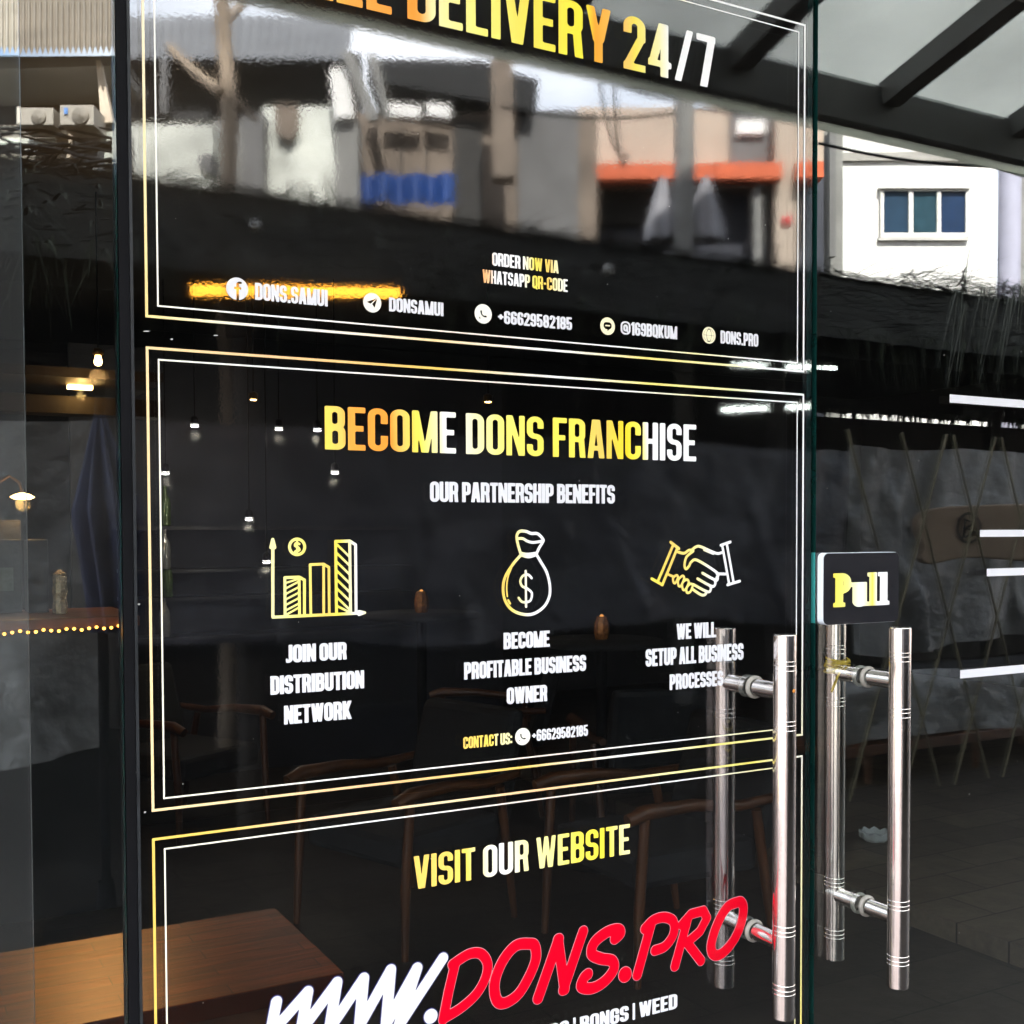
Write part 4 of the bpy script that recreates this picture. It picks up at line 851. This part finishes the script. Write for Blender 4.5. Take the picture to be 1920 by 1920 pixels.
for (u0, v0, u1, v1, lb, blue) in ((30,201,100,234,'outdoor air conditioner left, without a sticker',0), (112,196,176,234,'outdoor air conditioner right, with a blue sticker',1)):
    kk = k-.35; o0 = ext(u0, v1, kk); e = empty('air_conditioner', o0, lb, 'air conditioner', 'outdoor air conditioners'); slab(rect(u0,v0,u1,v1), kk, .3, 'housing', c_('cream_metal', (.34,.31,.27), .5, var=.06), e, .008)
    cx, cyv, rd = u0+(u1-u0)*.60, (v0+v1)/2+1, (v1-v0)*.42; ce = ext(cx, cyv, kk-.012); r_ = rd/FOC*kk
    MB().lathe([(.001,.0),(r_,0),(r_,.012),(r_*.96,.013)], ce, 28, FWX).build('fan_grille', c_('grille_brown', (.20,.17,.14), .6, var=.2), e)
    b = MB()
    for j in range(1, 6): b.lathe([(r_*j/6,-.004),(r_*j/6+.006,-.004),(r_*j/6+.006,0)], ce, 28, FWX)
    b.build('fan_guard', c_('cream_metal', (0,0,0)), e)
    if blue: slab(rect(u0+8,v0+5,u0+15,v0+17), kk-.012, .006, 'sticker', c_('blue_sticker', (.10,.25,.60), .5, var=.1), e)
# grey shop row behind the left half of the posters
k = 12.5; o0 = ext(450, 990, k); g1 = empty('shop_row', (o0.x, o0.y, 0), 'low grey shop row with white shutters, reflected in the upper poster left', 'building')
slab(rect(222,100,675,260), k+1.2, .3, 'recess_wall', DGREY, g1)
b = MB(); A0, A1, B0, B1 = ext(222, 108, k+.35), ext(650, 112, k+.35), ext(222, 30, k+2.2), ext(665, 30, k+2.2)
b.grid(lambda u, v: ((A0*(1-u)+A1*u)*(1-v)+(B0*(1-u)+B1*u)*v)+Vector((0,0,.02*math.sin(u*150))), 200, 3); b.build('roof', c_('grey_tin', (.13,.135,.14), .5, var=.3, scale=2), g1)
slab(rect(222,232,400,GV), k, .3, 'shutter', PANEL, g1); slab(rect(492,200,628,GV), k, .3, 'shutter', PANEL, g1)
slab(rect(400,225,492,GV), k+.3, .3, 'wall', GREY, g1); slab(rect(628,222,672,GV), k-.2, .3, 'pillar', GREY, g1); slab(rect(455,212,494,GV), k-.25, .3, 'pillar', MID, g1)
slab([(300,110),(300,210),(312,210),(312,110)], k-.1, .1, 'post', MID, g1); slab([(325,208),(325,225),(392,225),(392,208)], k+.2, .2, 'sign_board', c_('black_board', (.012,.012,.012), .6), g1)
slab([(618,128),(627,222),(664,218),(652,126)], k-.3, .08, 'lit_panel', W_, g1)
slab([(515,195),(520,250),(545,262),(560,240),(560,198)], k-.1, .05, 'cardboard', BROWN, g1); slab([(372,290),(372,318),(396,322),(396,288)], k-.5, .3, 'crate', MID, g1)
# palm trunk with a brace
tk = empty('palm_trunk', Vector((*ext(420, 990, 8).xy, 0)), 'pale slim trunk with a slanting brace, reflected in the upper poster', 'tree')
b0 = ext(421, 990, 8); b1 = ext(424, -40, 8); b0.z = 0
MB().tube([b0+(b1-b0)*(i/16)+Vector((.03*math.sin(i*1.1),0,0)) for i in range(17)], [.072-.002*i % .02 if False else .070-.0012*i+.004*(i % 2) for i in range(17)], 14).build('trunk', c_('pale_bark', (.34,.27,.20), .85, var=.35, scale=4, bump=.5, bscale=20), tk)
MB().tube([ext(318,88,8.05), ext(360,130,8.0), ext(412,172,7.95)], [.03,.035,.04], 10).build('branch', c_('pale_bark', (0,0,0)), tk)
MB().tube([ext(444,190,8.0), ext(480,225,8.1)], [.03,.02], 8).build('branch', c_('pale_bark', (0,0,0)), tk)
MB().tube([ext(425,40,8.0), ext(470,-10,8.1), ext(520,-60,8.2)], [.03,.03,.02], 8).build('branch', c_('pale_bark', (0,0,0)), tk)
# brown building, roof colour darkened to stand for its shade
k = 12.8; o0 = ext(850, 990, k); g2 = empty('roofed_hall', (o0.x, o0.y, 0), 'open hall with a brown wall and a wide roof coloured dark for shade, reflected behind the upper poster middle', 'building')
slab(rect(668,212,1120,GV), k, .3, 'wall', BROWN, g2); slab([(690,110),(690,150),(1000,205),(1010,150),(900,112)], k-.25, 2.2, 'roof', c_('shaded_roof', (.006,.007,.008), .8, var=.3), g2)
slab([(640,95),(660,95),(712,222),(690,225)], k-.7, .1, 'brace', GREY, g2); slab([(690,100),(706,100),(735,222),(722,222)], k-.6, .1, 'brace', GREY, g2)
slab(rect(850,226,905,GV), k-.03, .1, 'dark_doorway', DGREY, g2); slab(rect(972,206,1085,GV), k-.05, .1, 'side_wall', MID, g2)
for u_ in (705, 752, 800): slab(rect(u_,222,u_+3,330), k-.02, .03, 'panel_joint', DGREY, g2)
slab([(722,190),(722,214),(790,220),(790,198)], k-.25, .05, 'lit_panel', W_, g2); slab([(800,190),(800,215),(845,222),(845,198)], k-.25, .05, 'lit_panel', W_, g2)
slab([(920,85),(925,330),(965,330),(962,95)], k-.9, .3, 'pillar', BROWN, g2)
bt = MB().grid(lambda u, v: ext(676+u*178, 326+v*(52+8*u), 11.2)+FWX*.06*math.sin(u*19), 60, 4).build('blue_sheet', c_('blue_plastic', (.010,.048,.20), .5, var=.3, scale=2)); tag(bt, 'strip of blue plastic sheet above the thatch ridge', 'sheet')
# cream shop with an orange fascia
k = 14.0; o0 = ext(1300, 990, k); g3 = empty('cream_shop', (o0.x, o0.y, 0), 'cream shop with an orange strip over a dark shopfront, reflected right of the poster middle', 'building')
slab(rect(1085,200,1545,308), k, .4, 'wall', BEIGE, g3); slab(rect(1060,306,1340,335), k-.5, .5, 'fascia', c_('orange_sign', (.52,.085,.015), .5, var=.15, scale=3), g3); slab(rect(1342,304,1468,334), k-.45, .5, 'fascia', c_('orange_sign', (0,0,0)), g3); slab(rect(1496,302,1545,332), k-.5, .5, 'fascia', c_('orange_sign', (0,0,0)), g3)
slab(rect(1085,308,1545,GV), k+.1, .3, 'shopfront', c_('dark_shopfront', (.03,.034,.05), .4, var=.5, scale=1.5), g3)
slab(rect(1062,336,1470,350), k-.2, .3, 'lintel', BROWN, g3)
for u in (1415, 1455): slab(rect(u,208 if u > 1440 else 345,u+(40 if u > 1440 else 14),GV), k-.3, .25, 'pillar', BEIGE if u > 1440 else GREY, g3)
slab(rect(1370,205,1452,305), k-.05, .2, 'shade_opening', MID, g3); slab(rect(1382,225,1435,250), k-.12, .06, 'lit_panel', W_, g3)
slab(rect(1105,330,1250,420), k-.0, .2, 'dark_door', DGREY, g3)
# street pole with wrapped base
p0 = ext(1283, 990, 10); sp = empty('street_pole', (p0.x, p0.y, 0), 'grey street pole wrapped in white cloth at its base, reflected left of the orange strip', 'pole')
zA = ext(1283, 160, 10).z; MB().tube([(p0.x,p0.y,0),(p0.x,p0.y,zA+2)], .085, 14).build('pole', GREY, sp)
za, zb_ = ext(1283, 326, 10).z, ext(1283, 445, 10).z
for uc, w0 in ((1243, .12), (1322, .13)):
    pc = ext(uc, 990, 10.2)
    MB().grid(lambda u, v: (pc.x+(.03+w0*min(1, v*1.2))*math.cos(6.283*u)*(1+.12*math.cos(43.98*u)), pc.y+(.03+w0*min(1, v*1.2))*math.sin(6.283*u)*(1+.12*math.cos(43.98*u)), za+(zb_-za)*v), 56, 8).build('cloth_wrap', c_('pale_cloth', (.25,.25,.27), .8, var=.35, scale=5), sp)
b = MB()
for i, (u0, v0, u1, v1, sag) in enumerate(((1120,125,1180,290,60), (1150,130,1175,300,75), (1283,200,1920,330,-20), (940,200,1283,210,16), (1535,268,1868,312,10), (1283,190,1100,130,10))):
    b.tube([ext(u0+(u1-u0)*j/10, v0+(v1-v0)*j/10+sag*math.sin(math.pi*j/10), 9.9) for j in range(11)], .013, 6)
tag(b.build('overhead_cables', M_SEAL), 'thin overhead cables crossing the reflected street to the pole', 'cable')
rl = MB().lathe([(.001,-.07),(.04,-.055),(.055,0),(.04,.055),(.001,.07)], ext(1475, 416, 12), 16).build('red_lantern', c_('red_paper', (.5,.02,.02), .6, var=.2)); tag(rl, 'small red paper lantern by the cream shop', 'lantern')
# white house
k = 15.5; o0 = ext(1720, 990, k); wh_ = empty('white_house', (o0.x, o0.y, 0), 'sunlit white house wall with a three pane window', 'building')
slab(rect(1578,120,1868,GV), k, .4, 'wall', W_, wh_); slab(rect(1530,150,1581,GV), k-.3, .3, 'grey_wall', GREY, wh_); slab(rect(1556,230,1568,480), k-.5, .12, 'drain_pipe', MID, wh_)
slab([(1580,286),(1580,301),(1700,300),(1868,302),(1868,296),(1740,284)], k-.05, .05, 'ledge', c_('ledge_grey', (.30,.29,.27), .7, var=.1), wh_)  # ledge in one plain grey
wf = MB()
for r4 in (rect(1652,355,1658,446), rect(1812,352,1819,443), rect(1658,436,1812,444), rect(1658,353,1812,358), rect(1705,358,1713,436), rect(1758,358,1765,436)): wf.prism([ext(u, v, k-.06) for u, v in r4], FWX*.05)
wo = wf.build('window', c_('window_white', (.70,.68,.64), .6, var=.05), wh_)
for u0, u1, cc in ((1658,1705,(.02,.045,.08)), (1713,1758,(.018,.05,.07)), (1765,1812,(.012,.03,.075))): slab(rect(u0,358,u1,436), k-.025, .02, 'window_glass', c_('dark_pane_%d' % u0, cc, .25, var=.2, spec=.2), wo)
slab(rect(1648,444,1817,450), k-.06, .06, 'sill', c_('sill_grey', (.45,.44,.42), .7), wo); slab(rect(1650,350,1820,353), k-.1, .1, 'window_head', c_('sill_grey', (0,0,0)), wo)
p0 = ext(1888, 990, 15.6); cl = MB().tube([(p0.x,p0.y,0),(p0.x,p0.y,ext(1888,120,15.6).z)], .145, 20).build('round_column', c_('lilac_plaster', (.33,.33,.42), .7, var=.1)); tag(cl, 'round lilac grey column at the right end of the white house', 'column')
g5 = slab(rect(1906,180,2250,GV), 16, .4, 'grey_house', GREY, None); tag(g5, 'grey house wall at the right edge of the reflection', 'building')
g6 = slab(rect(-400,240,1560,GV), 20, .5, 'far_wall', c_('far_wall_tone', (.16,.15,.14), .8, var=.3, scale=.6), None); tag(g6, 'long dull wall behind the reflected shops', 'wall')

nb = empty('bounce_wall', (14.2, -4, 0), 'unseen pale pink wall added to put bright streaks in the steel handles', 'building')
MB().box(14, 14.4, -8, -.5, 0, 3.4).build('wall', pbr('pale_pink_plaster', (.66, .56, .53), .8, var=.08, scale=1), nb)  # out-of-view wall, added only for the handles to mirror

# printed tan cushion leaning on the tarpaulin, right edge
cu_ = empty('printed_cushion', ext(1860, 1000, 8.0), 'tan cushion with a dark round emblem, reflected beside the vinyl strips', 'cushion')
sh_ = smooth([(1722,992),(1724,972),(1740,958),(1770,951),(1813,948),(1920,945),(2030,948),(2040,1000),(2030,1062),(1920,1052),(1830,1046),(1785,1050),(1750,1058),(1730,1050),(1735,1030),(1728,1010)], 5, True)
slab(sh_, 7.3, .12, 'cushion_body', c_('tan_canvas', (.24,.18,.13), .8, var=.2, scale=4), cu_, .02)
ring_ = [(1817+24*math.cos(q*.3142), 990+30*math.sin(q*.3142)) for q in range(20)]; rin = [(1817+19*math.cos(q*.3142), 990+25*math.sin(q*.3142)) for q in range(20)]
b = MB(); o_r = [ext(u, v, 7.292) for u, v in ring_]; i_r = [ext(u, v, 7.292) for u, v in rin]; b.add(o_r+i_r, [(k_, (k_+1) % 20, 20+(k_+1) % 20, 20+k_) for k_ in range(20)])
for pts in ([(1810,972),(1806,1008)], [(1810,974),(1828,980),(1812,990)], [(1811,990),(1830,997),(1808,1008)]): b.tube([ext(u, v, 7.29) for u, v in pts], .007, 5)
b.build('emblem', c_('emblem_black', (.02,.018,.016), .7), cu_)

rs = random.Random(11); b = MB()
def fleck(bb, u, v, w_, h_, y):
    x, z = fac(u, v, y); a_ = rs.uniform(-.8, .8); c1, s1 = math.cos(a_), math.sin(a_)
    pts = [(x+px*w_*c1-pz*h_*s1, y, z+px*w_*s1+pz*h_*c1) for px, pz in ((-1,-.6),(.3,-1),(1,.2),(.2,1),(-.7,.7))]; bb.add(pts, [(0,1,2,3,4)])
for u, v, w_, h_ in ((249,607,.0012,.004),(275,621,.004,.0007),(258,1446,.003,.0005),(272,1523,.0012,.0012),(405,629,.003,.0006),(322,636,.0015,.001),(253,930,.0008,.003),(260,1133,.002,.001)): fleck(b, u, v, w_, h_, -.0018)
for i in range(26): fleck(b, rs.uniform(255,1510), rs.uniform(60,1900), rs.uniform(.0003,.0009), rs.uniform(.0003,.0008), -.0018)
b.build('paint_flecks', pbr('dried_paint', (.45,.45,.43), .7), door)
b = MB()
for i in range(16): fleck(b, rs.uniform(1545,1915), rs.uniform(560,1880), rs.uniform(.0003,.001), rs.uniform(.0003,.0008), -.0010)
b.build('paint_flecks', MATS['dried_paint'], rdoor)
for n_ in ('paint_flecks', 'paint_flecks.001'): bpy.data.objects[n_]['kind'] = 'stuff'
